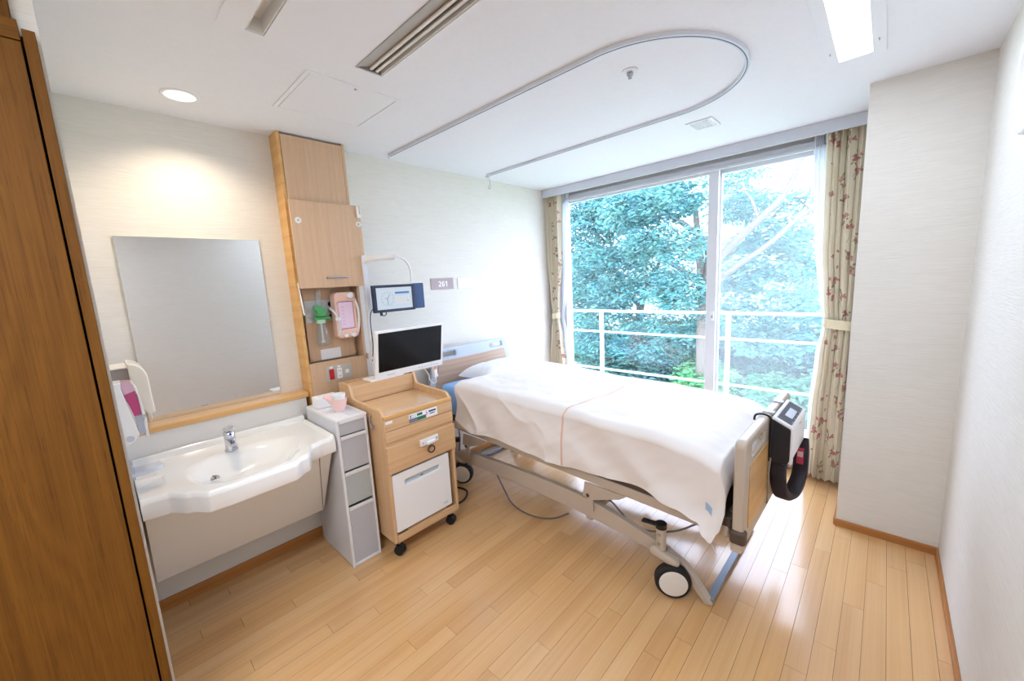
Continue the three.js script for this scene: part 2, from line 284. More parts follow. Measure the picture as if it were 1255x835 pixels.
{ // two-slot ceiling air conditioner
  const a = thing('air_conditioner', 'white ceiling air conditioner with long dark outlet slot', 'air conditioner', [1.47, H, 2.65]);
  const s = poly([[1.005, -2.985], [1.96, -2.985], [1.96, -2.37], [1.005, -2.37]]);
  for (const [x0, x1, zz0, zz1] of [[1.02, 1.92, 2.845, 2.905], [1.035, 1.92, 2.395, 2.515]]) s.holes.push(new THREE.Path([[x0, -zz0], [x0, -zz1], [x1, -zz1], [x1, -zz0]].map((p) => new THREE.Vector2(...p))));
  put(a, 'panel', rot(extr(s, 0.003), -PI / 2), M.fitting, [0, H - 0.003, 0]);
  const liner = (name, m, x0, x1, z0, z1, h) => {
    const p = slab(a, name, m, [x0, x1, H + h, H + h + 0.004, z0, z1]);
    slab(p, 'liner_side', m, [x0, x1, H, H + h, z0 - 0.004, z0]); slab(p, 'liner_side', m, [x0, x1, H, H + h, z1, z1 + 0.004]);
    slab(p, 'liner_end', m, [x0 - 0.004, x0, H, H + h, z0, z1]); slab(p, 'liner_end', m, [x1, x1 + 0.004, H, H + h, z0, z1]);
  };
  liner('intake_duct', M.offwhite, 1.026, 1.914, 2.851, 2.899, 0.05);
  liner('outlet_duct', M.offwhite, 1.041, 1.914, 2.401, 2.509, 0.105);
  const vane = std({ color: C(176, 168, 160), roughness: 0.5 });
  put(a, 'vane', surf((u, v) => { const t = lerp(-0.15, 1.15, v); return [1.047 + 0.86 * u, H - 0.003 + 0.016 * Math.sin(t * 1.25), 2.508 - 0.052 * t]; }, 4, 16), Object.assign(vane, { side: THREE.DoubleSide }), [0, 0, 0]);
  slab(a, 'vane_lip', M.offwhite, [1.047, 1.907, H + 0.002, H + 0.01, 2.444, 2.456], 0.002);
  slab(a, 'filter_strip', std({ map: tex(256, 64, (u, v) => mix3([120, 104, 92], [70, 58, 50], fbm(u, v, 40, 10, 17, 3)), true, 0.4, 0.1), roughness: 0.9 }), [1.047, 1.907, H + 0.012, H + 0.016, 2.43, 2.444]);
  slab(a, 'louver', M.offwhite, [1.047, 1.907, H + 0.001, H + 0.007, 2.418, 2.43], 0.002);
  slab(a, 'end_cap', std({ color: C(128, 124, 128), roughness: 0.6 }), [1.0412, 1.0465, H - 0.003, H + 0.04, 2.402, 2.508], 0.002);
}
{
  const h = thing('access_hatch', 'square white access hatch in the ceiling above wood console', 'hatch', [0.662, H, 2.431]);
  const [x0, x1, z0, z1] = [0.434, 0.89, 2.207, 2.655];
  slab(h, 'door_panel', M.fitting, [x0 + 0.022, x1 - 0.022, H - 0.003, H, z0 + 0.022, z1 - 0.022], 0.001);
  for (const c of [[x0, x0 + 0.019, z0, z1], [x1 - 0.019, x1, z0, z1], [x0 + 0.019, x1 - 0.019, z0, z0 + 0.019], [x0 + 0.019, x1 - 0.019, z1 - 0.019, z1]]) slab(h, 'frame', M.fitting, [c[0], c[1], H - 0.004, H, c[2], c[3]], 0.001);
  put(h, 'key_lock', cyl(0.006, 0.003, 16), M.steel, [x1 - 0.03, H - 0.005, 2.43]);
}
function sweep(pts, w, h) {                      // rectangular bar along a level path
  const n = pts.length, pos = [], idx = [], prof = [[-w / 2, 0], [-w / 2, -h], [w / 2, -h], [w / 2, 0]];
  for (let i = 0; i < n; i++) {
    const a = pts[Math.max(0, i - 1)], b = pts[Math.min(n - 1, i + 1)], l = Math.hypot(b[0] - a[0], b[1] - a[1]), nx = -(b[1] - a[1]) / l, nz = (b[0] - a[0]) / l;
    for (const [o, y] of prof) pos.push(pts[i][0] + nx * o, y, pts[i][1] + nz * o);
  }
  for (let i = 0; i < n - 1; i++) for (let k = 0; k < 4; k++) { const a = i * 4 + k, b = i * 4 + (k + 1) % 4; idx.push(a, b, b + 4, a, b + 4, a + 4); }
  idx.push(0, 2, 1, 0, 3, 2); const e = (n - 1) * 4; idx.push(e, e + 1, e + 2, e, e + 2, e + 3);
  let g = new THREE.BufferGeometry(); g.setAttribute('position', new THREE.Float32BufferAttribute(pos, 3)); g.setIndex(idx); g = g.toNonIndexed(); g.computeVertexNormals(); return g;
}
{
  const t = thing('curtain_rail', 'silver U-shaped curtain rail on the ceiling over bed', 'curtain rail', [1.2, H, 1.38]);
  const pts = []; for (let i = 0; i <= 20; i++) pts.push([lerp(0.123, 1.75, i / 20), 1.838 - 0.008 * i / 20]);
  for (let i = 1; i <= 40; i++) { const a = PI / 2 - PI * i / 40; pts.push([1.75 + 0.456 * Math.cos(a), 1.375 + 0.456 * Math.sin(a)]); }
  for (let i = 1; i <= 20; i++) pts.push([lerp(1.75, 0.135, i / 20), lerp(0.919, 0.913, i / 20)]);
  const al = std({ color: C(222, 226, 234), roughness: 0.4, metalness: 0.15 });
  put(t, 'rail', sweep(pts, 0.02, 0.017), al, [0, H, 0]); put(t, 'slot', sweep(pts, 0.004, 0.0015), std({ color: C(96, 112, 140), roughness: 0.6 }), [0, H - 0.0168, 0]);
  for (const z of [1.838, 0.913]) put(t, 'end_stop', rbox(0.012, 0.02, 0.022, 0.003), al, [0.128, H - 0.02, z]);
  const k = thing('curtain_hook', 'small white curtain hook hanging from far rail end', 'hook', [0.165, H - 0.017, 0.914]);
  put(k, 'runner', rbox(0.016, 0.03, 0.01, 0.003), M.fitting, [0.165, H - 0.03, 0.914]);
  put(k, 'hook_wire', tube([[0.165, H - 0.045, 0.914], [0.165, H - 0.08, 0.914], [0.172, H - 0.105, 0.914], [0.158, H - 0.125, 0.914], [0.145, H - 0.11, 0.914], [0.15, H - 0.09, 0.914]], 0.0022, 40, 6), M.steel, [0, 0, 0]);
}
{
  const s = thing('sprinkler', 'small chrome sprinkler head on the ceiling inside rail', 'sprinkler', [1.793, H, 1.581]);
  put(s, 'flange', lathe([[0, 0], [0.036, 0], [0.034, -0.004], [0.018, -0.008], [0, -0.008]], 32), M.fitting, [1.793, H, 1.581]);
  put(s, 'head', lathe([[0, -0.006], [0.014, -0.008], [0.014, -0.018], [0.007, -0.024], [0.009, -0.032], [0, -0.034]], 20), M.steel, [1.793, H, 1.581]);
}
{
  const v = thing('air_vent', 'small white slatted ceiling vent near the curtain box', 'vent', [1.8, H, 0.612]);
  const [x0, x1, z0, z1] = [1.722, 1.877, 0.525, 0.7];
  slab(v, 'throat', M.fitting, [x0 + 0.024, x1 - 0.024, H + 0.09, H + 0.094, z0 + 0.024, z1 - 0.024]);
  for (const c of [[x0, x0 + 0.02, z0, z1], [x1 - 0.02, x1, z0, z1], [x0 + 0.02, x1 - 0.02, z0, z0 + 0.02], [x0 + 0.02, x1 - 0.02, z1 - 0.02, z1]]) slab(v, 'frame', M.fitting, [c[0], c[1], H - 0.008, H, c[2], c[3]], 0.002);
  for (let i = 0; i < 5; i++) put(v, 'slat', rbox(0.018, 0.002, z1 - z0 - 0.04, 0.0008), M.fitting, [x0 + 0.032 + i * 0.023, H - 0.006, (z0 + z1) / 2], [0, 0, 0.8]);
}

// ------------------------------------------------------------------ wardrobe in the entrance, nearest the camera
{
  const w = thing('wardrobe', 'tall dark oak built-in wardrobe at the entrance', 'wardrobe', [0.8, 0, 4.1]);
  slab(w, 'side_panel', M.door, [0.5, XW, 0, 2.268, 3.405, 3.4275], 0.0015);
  slab(w, 'carcass', M.door, [0.5, XW - 0.3, 0.06, 2.237, 3.4285, 4.98]); slab(w, 'top_board', M.doorH, [XW - 0.299, XW - 0.031, 2.237, 2.257, 3.4285, 4.98]); slab(w, 'bottom_board', M.doorH, [XW - 0.299, XW - 0.022, 0.04, 0.06, 3.4285, 4.98]);
  for (const [a, b] of [[3.4325, 4.2], [4.204, 4.98]]) { const d = slab(w, 'door', M.door, [XW - 0.02, XW, 0.06, 2.236, a, b], 0.002); put(d, 'handle', rbox(0.02, 0.16, 0.012, 0.004), M.steel, [XW + 0.012, 1.0, a < 4 ? b - 0.05 : a + 0.05]); }
  slab(w, 'cornice', M.doorH, [XW - 0.03, XW + 0.002, 2.238, 2.285, 3.432, 4.98], 0.002);
  slab(w, 'top_filler', M.door, [XW - 0.06, XW - 0.03, 2.285, H, 3.441, 4.98], 0.002);
  slab(w, 'plinth', M.door, [0.5, XW - 0.05, 0, 0.04, 3.43, 4.98]);
}

// ------------------------------------------------------------------ wood console on the wall
{
  const c = thing('medical_console', 'tall pale oak medical console fixed to the wall', 'console', [0.075, 0, 2.36]);
  const P = M.panel, z0 = 2.165, z1 = 2.558;
  slab(c, 'side_panel', std({ map: oakShelf, roughness: 0.45 }), [0.03, 0.15, 0.0, H - 0.001, z1 - 0.018, z1], 0.002); slab(c, 'side_panel', P, [0.03, 0.15, 0.0, H - 0.001, z0, z0 + 0.018], 0.002);  // basin-side panel: warm downlight put into its honey colour
  slab(c, 'upper_panel', P, [0.13, 0.152, 1.612, H - 0.012, z0 + 0.02, z1 - 0.02], 0.002);
  slab(c, 'recess_back', P, [0.07, 0.085, 1.135, 1.612, z0 + 0.045, z1 - 0.05]);
  slab(c, 'lower_panel', P, [0.128, 0.15, 0.3, 1.132, z0 + 0.019, z1 - 0.019], 0.002);
  for (const z of [z1 - 0.034, z0 + 0.031]) slab(c, 'guide_channel', M.panel, [0.034, 0.05, 1.135, 1.612, z - 0.016, z + 0.014]);
  for (const [y, z] of [[1.155, 2.5], [1.155, 2.21], [1.045, 2.52]]) put(c, 'screw_cap', rot(cyl(0.006, 0.004, 14), 0, 0, PI / 2), M.cabinet, [y > 1.1 ? 0.087 : 0.152, y, z]);
  put(c, 'slide_arm', rbox(0.012, 0.2, 0.006, 0.002), M.white, [0.17, 1.54, 2.545], [0, 0, 0.2]);
  // raised cover
  const k = slab(c, 'cover_panel', P, [0.18, 0.2, 1.602, 2.117, 2.128, 2.552], 0.002);
  put(k, 'handle', tube([[0.2, 1.662, 2.388], [0.214, 1.662, 2.384], [0.216, 1.662, 2.325], [0.214, 1.662, 2.266], [0.2, 1.662, 2.262]], 0.005, 30, 8), M.steel, [0, 0, 0]);
  for (const z of [2.515, 2.15]) { put(k, 'cap_ring', rot(lathe([[0.006, 0.004], [0.012, 0.006], [0.018, 0.003], [0.018, 0]], 28), 0, 0, -PI / 2), M.offwhite, [0.2, 2.0, z]); put(k, 'cap_screw', rot(cyl(0.006, 0.003, 16), 0, 0, PI / 2), M.steel, [0.203, 2.0, z]); }
  slab(k, 'clip', M.white, [0.2, 0.21, 2.045, 2.112, 2.14, 2.156], 0.003); slab(k, 'clip_foot', M.white, [0.2, 0.212, 2.04, 2.062, 2.13, 2.156], 0.003);
  // gas outlet plate in the recess
  const g = slab(c, 'gas_plate', std({ color: C(206, 208, 212), roughness: 0.4, metalness: 0.3 }), [0.085, 0.089, 1.385, 1.525, 2.315, 2.505], 0.003);
  for (let i = 0; i < 3; i++) put(g, 'gas_port', rot(cyl(0.016, 0.008, 20), 0, 0, PI / 2), M.black, [0.092, 1.455 + [0.04, 0, -0.04][i], 2.345]);
  put(g, 'port_knob', rot(cyl(0.011, 0.02, 20), 0, 0, PI / 2), M.chrome, [0.1, 1.455, 2.345]);
  // outlets
  const o = slab(c, 'outlet_plate', std({ color: C(198, 196, 188), roughness: 0.35, metalness: 0.4 }), [0.15, 0.154, 1.0, 1.1, 2.28, 2.45], 0.003);
  const red = std({ color: C(196, 36, 44), roughness: 0.4 });
  for (const [z, m, n] of [[2.413, red, 'red_socket'], [2.363, M.white, 'white_socket']]) {
    const s = slab(o, n, m, [0.154, 0.159, 1.01, 1.078, z - 0.016, z + 0.016], 0.002);
    for (const y of [1.061, 1.027]) for (const dz of [-0.005, 0.005]) slab(s, 'slot', M.black, [0.1588, 0.1595, y - 0.006, y + 0.004, z + dz - 0.0012, z + dz + 0.0012]);
    slab(o, 'socket_label', M.white, [0.154, 0.1546, 1.082, 1.095, z - 0.01, z + 0.01]);
  }
  slab(o, 'switch', M.white, [0.154, 0.158, 1.035, 1.06, 2.3, 2.326], 0.002);
  c.position.x -= 0.03; c.position.z -= 0.006;
  slab(c, 'notice_label', std({ map: canvasTex(128, 72, (q, w, h) => { q.fillStyle = '#f4f4f6'; q.fillRect(0, 0, w, h); q.fillStyle = '#4a55a0'; q.fillRect(36, 8, 56, 7); q.fillStyle = '#9098c4'; for (const y of [24, 35, 46, 57]) for (let x = 10; x < 112; x += 9) q.fillRect(x, y, 6 + (x % 4), 4); }), roughness: 0.7 }), [0.0855, 0.0865, 1.137, 1.205, 2.31, 2.44]);
}
{ // oxygen flow regulator hanging in the console
  const o = thing('oxygen_regulator', 'green oxygen flow regulator with clear bottle in console', 'regulator', [0.13, 1.28, 2.43]);
  const clear = phys({ color: C(236, 242, 246), transmission: 0.9, thickness: 0, roughness: 0.08, side: THREE.DoubleSide }), green = phys({ color: C(66, 168, 92), roughness: 0.25, clearcoat: 0.5 });
  o.position.x -= 0.03; o.position.z -= 0.006;
  put(o, 'flow_tube', lathe([[0, 1.585], [0.017, 1.583], [0.019, 1.5], [0.019, 1.48], [0, 1.478]], 24), clear, [0.13, 0, 2.43]);
  put(o, 'valve_body', merge([rbox(0.05, 0.06, 0.055, 0.012).translate(0, 1.45, 0), rot(cyl(0.03, 0.03, 24), 0, 0, PI / 2).translate(0.02, 1.455, 0), rbox(0.03, 0.022, 0.1, 0.008).translate(0, 1.41, -0.01)]), green, [0.13, 0, 2.43]);
  put(o, 'collar', cyl(0.03, 0.024, 24), phys({ color: C(176, 214, 186), roughness: 0.2 }), [0.13, 1.392, 2.43]);
  put(o, 'flow_knob', rot(cyl(0.016, 0.03, 20), 0, 0, PI / 2), green, [0.165, 1.48, 2.462]);
  put(o, 'wall_plug', rot(cyl(0.014, 0.045, 16), 0, 0, PI / 2), M.chrome, [0.105, 1.455, 2.43]);
  put(o, 'bottle', lathe([[0.024, 1.385], [0.026, 1.36], [0.037, 1.33], [0.038, 1.25], [0.034, 1.235], [0, 1.233]], 28), clear, [0.13, 0, 2.43]);
  put(o, 'diffuser_stem', lathe([[0.006, 1.38], [0.006, 1.27], [0.012, 1.265], [0.012, 1.255], [0, 1.253]], 14), M.offwhite, [0.13, 0, 2.43]);
}
{ // suction jar in a pink case, held in the recess
  const s = thing('suction_unit', 'pink cased suction jar with white knobs in console', 'suction unit', [0.15, 1.27, 2.28]);
  s.position.x -= 0.03; s.position.z -= 0.006; const pink = phys({ color: C(242, 200, 184), roughness: 0.3, clearcoat: 0.3 }), z0 = 2.212, z1 = 2.352;
  const sh = rrect(-0.07, 0, 0.07, 0.3, 0.03); sh.holes.push(rrect(-0.052, 0.06, 0.052, 0.24, 0.012, new THREE.Path()));
  put(s, 'case', rot(extr(sh, 0.075, 0.008, 3), 0, PI / 2), pink, [0.105, 1.268, 2.282]);
  put(s, 'jar', rbox(0.06, 0.178, 0.102, 0.012), phys({ color: C(243, 214, 236), roughness: 0.15, clearcoat: 0.6 }), [0.148, 1.418, 2.282]);
  const jt = std({ color: C(206, 156, 206), roughness: 0.5 });
  for (let i = 0; i < 6; i++) slab(s, 'scale_mark', jt, [0.178, 0.1787, 1.36 + i * 0.022, 1.364 + i * 0.022, 2.296, 2.312]);
  for (const [y, z, r] of [[1.545, 2.256, 0.02], [1.288, 2.258, 0.016], [1.288, 2.308, 0.013]]) { put(s, 'knob', rot(cyl(r, 0.022, 24, r * 0.9), 0, 0, -PI / 2), M.whiteGloss, [0.192, y, z]); }
  put(s, 'side_tube', tube([[0.17, 1.52, 2.215], [0.185, 1.45, 2.205], [0.18, 1.35, 2.208], [0.17, 1.3, 2.215]], 0.008, 24, 8), M.whiteGloss, [0, 0, 0]);
  put(s, 'hose', tube([[0.12, 1.455, 2.36], [0.15, 1.47, 2.375], [0.185, 1.44, 2.36], [0.19, 1.39, 2.345], [0.185, 1.34, 2.338], [0.18, 1.3, 2.345]], 0.009, 36, 8), phys({ color: C(240, 240, 246), roughness: 0.15, transmission: 0.3, thickness: 0 }), [0, 0, 0]);
  put(s, 'hose_clip', rbox(0.02, 0.025, 0.03, 0.005), M.white, [0.187, 1.4, 2.345]);
}

// ------------------------------------------------------------------ mirror, shelf, washbasin
{
  const m = thing('mirror', 'large frameless rectangular mirror standing on the oak shelf', 'mirror', [0.005, 0.965, 2.985]);
  slab(m, 'glass_edge', std({ color: C(214, 220, 206), roughness: 0.3 }), [0.0005, 0.008, 0.9655, 1.896, 2.683, 3.293]);
  slab(m, 'mirror_face', M.mirror, [0.008, 0.0088, 0.967, 1.8945, 2.6845, 3.2915]);
}
solo('mirror_shelf', 'narrow honey oak shelf under the mirror', 'shelf', rbox(0.126, 0.03, ZL - 2.562, 0.004), M.shelf, [0.065, 0.95, (ZL + 2.562) / 2]);
{
  const b = thing('washbasin', 'white wide washbasin with a wavy front edge', 'washbasin', [0.35, 0, 3.0]);
  const xf = (z) => interp([[2.606, 0.572], [2.67, 0.574], [2.72, 0.59], [2.8, 0.7], [2.87, 0.748], [3.0, 0.752], [3.12, 0.756], [3.19, 0.752], [3.25, 0.69], [3.31, 0.622], [3.392, 0.61]], z);
  const yTop = (x, z) => {
    let y = 0.795; const f = xf(z);
    const cx = (0.285 + f - 0.045) / 2, hx = (f - 0.045 - 0.285) / 2, d = Math.pow(Math.pow(Math.abs((z - 2.985) / 0.25), 2.6) + Math.pow(Math.abs((x - cx) / hx), 2.6), 1 / 2.6);
    const D = 0.06 + 0.04 * ss(2.75, 3.12, z);
    y -= D * ss(0, 0.62, 1 - d); if (d < 1) y -= 0.012 * (1 - d);
    y += 0.032 * (1 - ss(0.128, 0.142, x));                       // upstand along the wall
    y += 0.012 * (1 - ss(2.618, 2.632, z)) * ss(0.13, 0.15, x);   // ridge at the end by the drawers
    y -= 0.0025 * ss(0.2, 0.21, x) * (1 - ss(0.325, 0.335, x)) * ss(3.315, 3.325, z) * (1 - ss(3.375, 3.383, z));   // soap dishes
    y -= 0.0025 * ss(0.37, 0.38, x) * (1 - ss(0.47, 0.48, x)) * ss(3.295, 3.305, z) * (1 - ss(3.375, 3.383, z));
    const e = f - x; if (e < 0.02) y -= 0.014 * Math.pow(1 - e / 0.02, 2);
    return y;
  };
  const nu = 150, nv = 90;
  const g = surf((u, v) => {
    const i = Math.round(u * nu), j = Math.round(v * nv), edge = i === 0 || i === nu, z = lerp(2.606, 3.392, Math.max(0, Math.min(1, (i - 1) / (nu - 2)))), f = xf(z), n = nv - 6;
    if (j <= n) { const x = lerp(0.111, f, j / n); return [x, edge ? 0.715 : yTop(x, z), z]; }
    const k = j - n, bottom = 0.712; return k === 1 ? [f + 0.002, edge ? 0.715 : 0.776, z] : k === 2 ? [f + 0.002, edge ? 0.715 : 0.75, z] : k === 3 ? [f, bottom, z] : k === 4 ? [f - 0.012, bottom - 0.004, z] : k === 5 ? [f * 0.6, 0.63, z] : [0.115, 0.62, z];
  }, nu, nv);
  put(b, 'bowl', g, Object.assign(M.porcelain, { side: THREE.DoubleSide }), [0, 0, 0]);
  const dx = 0.44, dz = 3.14, dy = yTop(dx, dz);
  put(b, 'drain_ring', lathe([[0, 0.002], [0.012, 0.004], [0.013, 0.001], [0.026, 0.002], [0.028, 0.005], [0.033, 0.004], [0.034, 0]], 32), M.chrome, [dx, dy, dz], [0, 0, 0.0]);
  put(b, 'drain_hole', cyl(0.024, 0.002, 24), std({ color: C(60, 58, 60), roughness: 0.6 }), [dx, dy + 0.0006, dz]);
  // sloping cover under the basin: main board and tapered end board
  const L = Math.hypot(0.235, 0.44), an = Math.atan2(0.235, 0.44);
  const cover = (pts) => rot(extr(poly(pts), 0.014, 0.002), 0, PI / 2);   // drawn as (-z, up the slope)
  const org = [0.295, 0.277, 0];
  for (const [n, pts] of [['cover_panel', [[-3.386, 0], [-2.628, 0], [-2.69, L], [-3.386, L]]], ['end_trim', [[-2.624, 0.004], [-2.618, L], [-2.686, L]]]])
    put(b, n, cover(pts).rotateZ(-an), M.offwhite, org);
}
{
  const f = thing('faucet', 'short chrome mixer tap on the white washbasin', 'faucet', [0.29, 0.795, 3.02]);
  put(f, 'base', lathe([[0, 0], [0.03, 0], [0.03, 0.004], [0.026, 0.01], [0.024, 0.06], [0.026, 0.098], [0, 0.102]], 32), M.chrome, [0.29, 0.794, 3.02]);
  put(f, 'spout', merge([rbox(0.1, 0.026, 0.036, 0.011, 3).translate(0.04, 0, 0)]), M.chrome, [0.29, 0.852, 3.02], [0, 0, -0.22]);
  put(f, 'nozzle', cyl(0.012, 0.014, 20), M.steel, [0.372, 0.824, 3.02]);
  put(f, 'lever', rbox(0.078, 0.022, 0.044, 0.01, 3), M.chrome, [0.297, 0.908, 3.02], [0, 0, 0.2]);
  put(f, 'indicator', rot(cyl(0.006, 0.002, 16), 0, 0, PI / 2), std({ color: C(70, 60, 190), roughness: 0.3 }), [0.317, 0.885, 3.02]);
}
{ // dispensers on the near wall
  const s = thing('soap_dispenser', 'white wall soap dispenser with magenta liquid window', 'soap dispenser', [0.45, 0.99, ZL]);
  const side = (pts, w, x, m, name, p, bev = 0.003) => put(p, name, rot(extr(poly(pts.map(([d, y]) => [d, y])), w, bev), 0, PI / 2), m, [x, 0, ZL]);   // drawn as (distance from wall, height)
  side([[0, 1.0], [0.03, 1.012], [0.05, 1.04], [0.022, 1.235], [0.024, 1.262], [0, 1.262]], 0.1, 0.41, M.whiteGloss, 'body', s);
  side([[0.025, 1.262], [0.054, 1.256], [0.0605, 1.222], [0.0265, 1.212], [0.023, 1.235]], 0.096, 0.412, phys({ color: C(214, 176, 198), roughness: 0.1, clearcoat: 0.5 }), 'empty_tank', s, 0.001);
  side([[0.0267, 1.2115], [0.0605, 1.2215], [0.066, 1.16], [0.066, 1.12], [0.044, 1.12]], 0.096, 0.412, phys({ color: C(186, 62, 122), roughness: 0.1, clearcoat: 0.5 }), 'liquid_soap', s, 0.001);
  side([[0.0545, 1.258], [0.066, 1.24], [0.075, 1.15], [0.077, 1.118], [0.067, 1.118], [0.065, 1.2]], 0.1, 0.41, M.whiteGloss, 'front_cover', s);
  side([[0.044, 1.119], [0.068, 1.119], [0.07, 1.04], [0.051, 1.035]], 0.09, 0.415, std({ color: C(176, 182, 196), roughness: 0.4 }), 'nozzle_block', s, 0.002);
  side([[0.07, 1.1], [0.079, 1.105], [0.077, 1.02], [0.066, 1.022]], 0.08, 0.42, M.whiteGloss, 'push_pad', s, 0.002);
  put(s, 'lock', rot(cyl(0.012, 0.003, 20), 0, 0, PI / 2), std({ color: C(198, 202, 210), roughness: 0.4 }), [0.5115, 1.03, ZL - 0.02]);
  const t = thing('paper_towel_holder', 'cream wall paper towel holder behind the soap dispenser', 'towel holder', [0.2, 1.09, ZL]);
  const prof = (pts) => { const sh = new THREE.Shape(); sh.moveTo(...pts[0]); for (let i = 1; i < pts.length; i++) sh.lineTo(...pts[i]); return sh; };
  const arc = []; for (let i = 0; i <= 12; i++) { const a = PI / 2 * (1 - i / 12); arc.push([0.058 + 0.06 * Math.cos(a), 1.235 + 0.075 * Math.sin(a)]); }
  put(t, 'body', rot(extr(prof([[0.058, 1.13], [0.058, 1.308], ...arc.slice(1), [0.122, 1.075], [0.1, 1.068]]), 0.2, 0.006, 3), 0, PI / 2), M.cream, [0.1, 0, ZL]);
  slab(t, 'back_box', std({ color: C(150, 140, 134), roughness: 0.5 }), [0.11, 0.29, 1.14, 1.29, ZL - 0.06, ZL], 0.003);
  slab(t, 'top_lid', M.offwhite, [0.105, 0.295, 1.291, 1.297, ZL - 0.064, ZL], 0.002);
  slab(t, 'paper', M.white, [0.13, 0.27, 1.04, 1.08, ZL - 0.108, ZL - 0.106]);
  const d = thing('drip_tray', 'pale curved drip tray under the soap dispenser', 'tray', [0.46, 0.87, ZL]);
  const sh = new THREE.Shape(); sh.moveTo(-0.045, 0); sh.lineTo(0.045, 0); sh.lineTo(0.045, 0.06); sh.absarc(0, 0.06, 0.045, 0, PI, false); sh.lineTo(-0.045, 0);
  put(d, 'tray', rot(extr(sh, 0.016, 0.003), -PI / 2), std({ color: C(206, 212, 222), roughness: 0.3 }), [0.46, 0.865, ZL]);
  slab(d, 'bracket', std({ color: C(176, 182, 194), roughness: 0.35 }), [0.42, 0.5, 0.85, 0.92, ZL - 0.012, ZL], 0.003);
}
// ------------------------------------------------------------------ slim drawer tower between washbasin and bedside cabinet
{
  const x0 = 0.155, x1 = 0.587, z0 = 2.424, z1 = 2.597, h = 0.887;
  const s = thing('slim_drawer_tower', 'slim pale grey plastic drawer tower beside the washbasin', 'drawers', [0.36, 0, 2.5]);
  const shell = std({ color: C(214, 215, 220), roughness: 0.5 }), rim = std({ color: C(230, 230, 234), roughness: 0.45 });
  const front = phys({ color: C(200, 202, 210), roughness: 0.45, transmission: 0.15, thickness: 0 });
  slab(s, 'side_panel', shell, [x0, x1 - 0.012, 0.004, h - 0.012, z1 - 0.006, z1], 0.002); slab(s, 'side_panel', shell, [x0, x1 - 0.012, 0.004, h - 0.012, z0, z0 + 0.006], 0.002);
  slab(s, 'back_panel', shell, [x0, x0 + 0.006, 0.004, h - 0.012, z0 + 0.006, z1 - 0.006]);
  slab(s, 'top', rim, [x0 - 0.003, x1 + 0.002, h - 0.018, h, z0 - 0.003, z1 + 0.003], 0.006);
  slab(s, 'top_groove', shell, [x0 + 0.12, x1 - 0.02, h - 0.0005, h + 0.001, z0 + 0.02, z0 + 0.09], 0.0004);
  for (const z of [[z0, z0 + 0.014], [z1 - 0.014, z1]]) slab(s, 'front_post', rim, [x1 - 0.014, x1, 0, h - 0.018, z[0], z[1]], 0.003);
  for (const [a, b, kind] of [[0.79, 0.857, 0], [0.583, 0.764, 0], [0.378, 0.553, 1], [0.02, 0.344, 0]]) {
    const m = kind ? phys({ color: C(196, 204, 206), roughness: 0.4, transmission: 0.2, thickness: 0 }) : front;
    const d = slab(s, 'drawer_front', m, [x1 - 0.01, x1 - 0.004, a, b, z0 + 0.015, z1 - 0.015], 0.002);
    slab(d, 'drawer_grip', rim, [x1 - 0.012, x1 + 0.003, b, b + 0.02, z0 + 0.015, z1 - 0.015], 0.004);
    slab(d, 'drawer_box', std({ color: C(170, 172, 180), roughness: 0.6 }), [x0 + 0.02, x1 - 0.03, a + 0.004, a + 0.02, z0 + 0.012, z1 - 0.012]);
    if (kind) put(d, 'contents', rbox(0.2, 0.09, 0.1, 0.04), std({ color: C(170, 198, 194), roughness: 0.7 }), [x1 - 0.13, a + 0.066, 2.5]);
  }
  slab(s, 'drawer_grip', rim, [x1 - 0.012, x1, 0.002, 0.018, z0 + 0.015, z1 - 0.015], 0.003);
  const y = h + 0.001;
  const t = thing('tissue_pack', 'small white paper box on the drawer tower', 'box', [0.28, y, 2.53]);
  put(t, 'carton', rbox(0.085, 0.065, 0.13, 0.004), M.white, [0.26, y + 0.0325, 2.515]); put(t, 'slit', rbox(0.02, 0.001, 0.08, 0.0003), M.offwhite, [0.26, y + 0.0655, 2.515]);
  const k = thing('pink_jug', 'pink plastic jug with spout handle on drawer tower', 'jug', [0.43, y, 2.505]);
  const pk = phys({ color: C(244, 205, 200), roughness: 0.35, clearcoat: 0.2, side: THREE.DoubleSide });
  put(k, 'bowl', surf((u, v) => { const a = u * 2 * PI, lip = Math.pow(Math.max(0, Math.cos(a - 2.5)), 4); const r = lerp(0.03, 0.046, v) + 0.05 * lip * v * v; return [Math.cos(a) * r, 0.075 * v + 0.012 * lip * v, Math.sin(a) * r]; }, 48, 12), pk, [0.43, y, 2.505]);
  put(k, 'bottom', cyl(0.03, 0.003, 32), pk, [0.43, y + 0.0015, 2.505]);
  const c = thing('white_cup', 'white plastic cup standing inside the pink jug', 'cup', [0.43, y + 0.004, 2.5]);
  put(c, 'cup_wall', lathe([[0, 0.004], [0.024, 0.005], [0.033, 0.095], [0.035, 0.097], [0.036, 0.094], [0.027, 0.0]], 32), Object.assign(M.white.clone(), { side: THREE.DoubleSide }), [0.432, y + 0.004, 2.503]);
}

